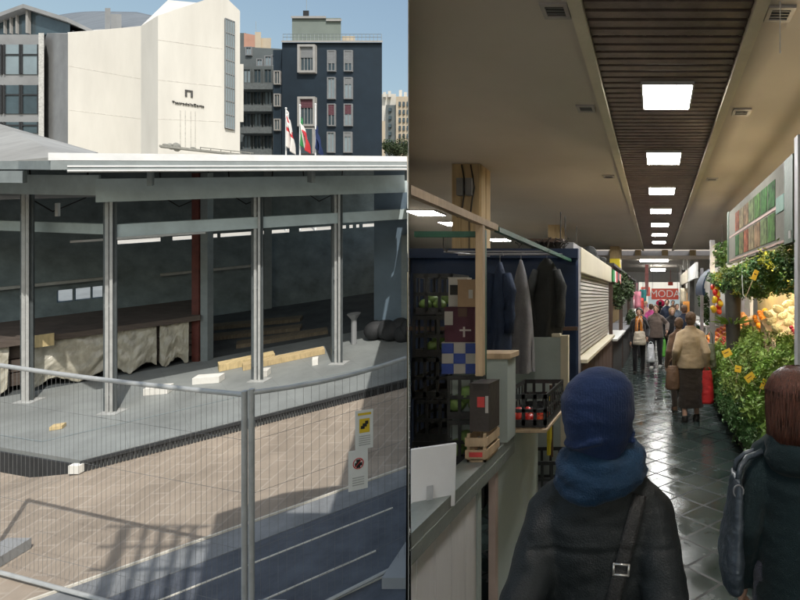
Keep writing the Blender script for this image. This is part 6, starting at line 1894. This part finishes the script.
# her shoulder bag
c = P(733, 490, 1.9)
t = thing('shoulder_bag', 'slack blue grey leather shoulder bag hanging at the side of the teal coat', 'bag', c)
mb = MB()
zt, zb = EYE - (478 - CY) / FP * 1.9, EYE - (590 - CY) / FP * 1.9
cx_ = X(733, 1.9)
mb.loft([(zb, cx_ + .005, 1.94, .022, .09), (zb + .03, cx_, 1.94, .040, .14), (zb + .12, cx_ - .002, 1.94, .044, .16), (zb + .22, cx_ + .006, 1.94, .032, .14), (zt, cx_ + .018, 1.94, .016, .09)], 22)
link('bag_body', remesh(mb, .006, 'bag_body', M['bag_blue'], 5, .006, 11, 9), t)
mb = MB(); mb.path([(cx_ + .018, 1.90, zt - .01), (cx_ + .028, 1.91, zt + .035), (cx_ + .06, 1.95, zt + .06), (cx_ + .12, 1.97, zt + .075)], [.012, .010, .011, .012], 8)
mb.path([(cx_ + .02, 2.0, zt - .01), (cx_ + .03, 2.0, zt + .035), (cx_ + .06, 2.0, zt + .06), (cx_ + .12, 2.01, zt + .075)], [.010] * 4, 8); mb.build('strap', M['bag_blue'], t, smooth='all')
mb = MB(); n = 20; cc = Vector((cx_ + .012, 1.85, zt - .03))
for k in range(n):
    a0, a1 = 2*math.pi*k/n, 2*math.pi*(k+1)/n
    mb.tube(cc + Vector((math.cos(a0) * .018, 0, math.sin(a0) * .022)), cc + Vector((math.cos(a1) * .018, 0, math.sin(a1) * .022)), .003, n=6)
mb.build('ring', M['grey_metal'], t, smooth='all')

# ---- shoppers further down the aisle
M['jacket_beige'] = cloth('jacket_beige', (.36, .27, .17), bump=.3)
M['skirt_brown'] = cloth('skirt_brown', (.035, .026, .02))
M['coat_brown'] = cloth('coat_brown', (.11, .065, .04))
M['coat_taupe'] = cloth('coat_taupe', (.13, .10, .085))
M['black_cloth'] = cloth('black_cloth', (.016, .016, .018))
M['orange_cloth'] = cloth('orange_cloth', (.55, .20, .03))
M['magenta'] = cloth('magenta', (.42, .06, .20))
M['pinkc'] = cloth('pinkc', (.55, .32, .28))
M['navy'] = cloth('navy', (.02, .028, .05))
M['slate'] = cloth('slate', (.12, .15, .19))
M['bag_brown'] = mat('bag_brown', (.13, .075, .045), .5, bump=.3)
M['bag_red'] = mat('bag_red', (.55, .03, .03), .45, bump=.3, bscale=30)
M['bag_green'] = mat('bag_green', (.12, .42, .06), .45, bump=.3, bscale=30)
M['bag_cream'] = mat('bag_cream', (.45, .40, .32), .7, bump=.3)
M['bag_white'] = mat('bag_white', (.6, .62, .66), .5, bump=.3, bscale=30)
M['bag_olive'] = mat('bag_olive', (.12, .13, .09), .6, bump=.3)

def at(px, feet): 
    Y = EYE * FP / (feet - CY)
    return X(px, Y), Y
x_, y_ = at(690.5, 421)
person('person in a beige jacket and long dark skirt beside the vegetables', (x_, y_, 0), R(4), 1.64, coat=M['jacket_beige'], coat_z=.83, skirt=(.22, M['skirt_brown']), hair='short', hair_m=M['hair_brown'], build=1.08, seed=11, stride=.05,
       arms={-1: (.0, .10, .86), 1: (.02, .04, .82)}, cname='jacket')
fold_bag('carrier_bag', 'bright red carrier bag held in the right hand by the person in the beige jacket', 'bag', Vector((x_ + .25, y_ - .0, .76)), .20, .12, .50, M['bag_red'], .06, 1)
fold_bag('handbag', 'brown handbag hanging at the left side of the person in the beige jacket', 'bag', Vector((x_ - .27, y_ - .05, .84)), .22, .12, .36, M['bag_brown'], .12, 2)
fold_bag('shoulder_bag', 'olive tote bag slung at the right side of the person in the beige jacket', 'bag', Vector((x_ + .30, y_ + .12, 1.16)), .20, .12, .40, M['bag_olive'], .22, 3)
x2, y2 = at(681, 411)
person('person in a long brown coat mostly hidden behind the person in the beige jacket', (x2 - .03, y2 + .15, 0), R(10), 1.52, coat=M['coat_brown'], coat_z=.40, legs=M['skirt_brown'], hair='short', hair_m=M['hair_brown'], build=.9, seed=12, stride=.10, shoes=M['bag_brown'])
x3, y3 = at(639, 373)
def scarf(t, J):
    mb = MB(); mb.loft([(1.38, 0, 0, .11, .10), (1.49, 0, 0, .085, .08)], 18); mb.tube((-.06, .13, 1.42), (-.07, .15, 1.02), .045, .05); mb.tube((.05, .13, 1.42), (.06, .15, 1.1), .045, .05)
    link('scarf', remesh(mb, .012, 'scarf', M['orange_cloth'], 3, .006, 9, 2), t)
person('person in black with an orange scarf and a cream bag facing the camera', (x3, y3, 0), R(180), 1.60, coat=M['black_cloth'], coat_z=.85, legs=M['black_cloth'], hair='short', hair_m=M['hair_dark'], seed=13, extra=scarf, arms={-1: (.0, .14, .95), 1: (.0, .06, .82)})
fold_bag('shoulder_bag', 'cream shoulder bag hanging in front of the person with the orange scarf', 'bag', Vector((x3 + .02, y3 - .24, 1.05)), .32, .12, .34, M['bag_cream'], .35, 4)
fold_bag('carrier_bag', 'pale white carrier bag beside the person with the orange scarf', 'bag', Vector((x3 + .29, y3 - .08, .72)), .20, .12, .44, M['bag_white'], .06, 5)
x4, y4 = at(656, 368)
person('person in a taupe jacket, black trousers and white shoes in mid aisle', (x4, y4, 0), R(172), 1.66, coat=M['coat_taupe'], coat_z=.82, legs=M['black_cloth'], hair='short', hair_m=M['hair_brown'], seed=14, build=1.06, shoes=M['shoe_white'], arms={-1: (-.10, .2, 1.02), 1: (.0, .08, .85)})
x5, y5 = at(672, 367)
person('person with fair hair in a long black coat walking towards the camera', (x5, y5, 0), R(185), 1.58, coat=M['black_cloth'], coat_z=.58, legs=M['black_cloth'], hair='puff', hair_m=M['hair_blond'], seed=15, build=1.05, arms={-1: (.0, .05, .78), 1: (-.05, .15, .95)})
fold_bag('carrier_bag', 'bright green carrier bag held low between the taupe jacket and the black coat', 'bag', Vector((x5 - .24, y5 - .06, .74)), .20, .12, .46, M['bag_green'], .06, 6)
x6, y6 = at(684, 372)
person('person in a dark jacket with brown hair half hidden behind the beige jacket', (x6 + .02, y6 + .3, 0), R(10), 1.66, coat=M['navy'], coat_z=.80, legs=M['black_cloth'], hair='short', hair_m=M['hair_brown'], seed=16)
for k, (px, Y, h, m, hm, yaw, lb) in enumerate(((651, 17.5, 1.64, 'magenta', 'hair_brown', 0, 'person in a magenta jacket farther down the aisle'), (667, 19, 1.78, 'navy', 'hair_dark', 180, 'tall person in dark navy in front of the far bay'),
        (645.5, 20.5, 1.7, 'pinkc', 'hair_blond', 170, 'person in a pale pink top near the cross beam'), (677, 18.5, 1.62, 'slate', 'hair_brown', 190, 'person in a slate blue jacket between the aisle and the right shop front'),
        (660, 24, 1.68, 'black_cloth', 'hair_dark', 0, 'person in black under the red banner'), (673, 25.5, 1.7, 'coat_brown', 'hair_dark', 180, 'person in brown at the far bay right of the banner'), (641, 16.2, 1.5, 'navy', 'hair_dark', 20, 'shorter person in navy beside the left stalls'))):
    person(lb, (X(px, Y), Y, 0), R(yaw), h, coat=M[m], coat_z=.8, legs=M['black_cloth'], hair='short', hair_m=M[hm], seed=20 + k, lod=.02)
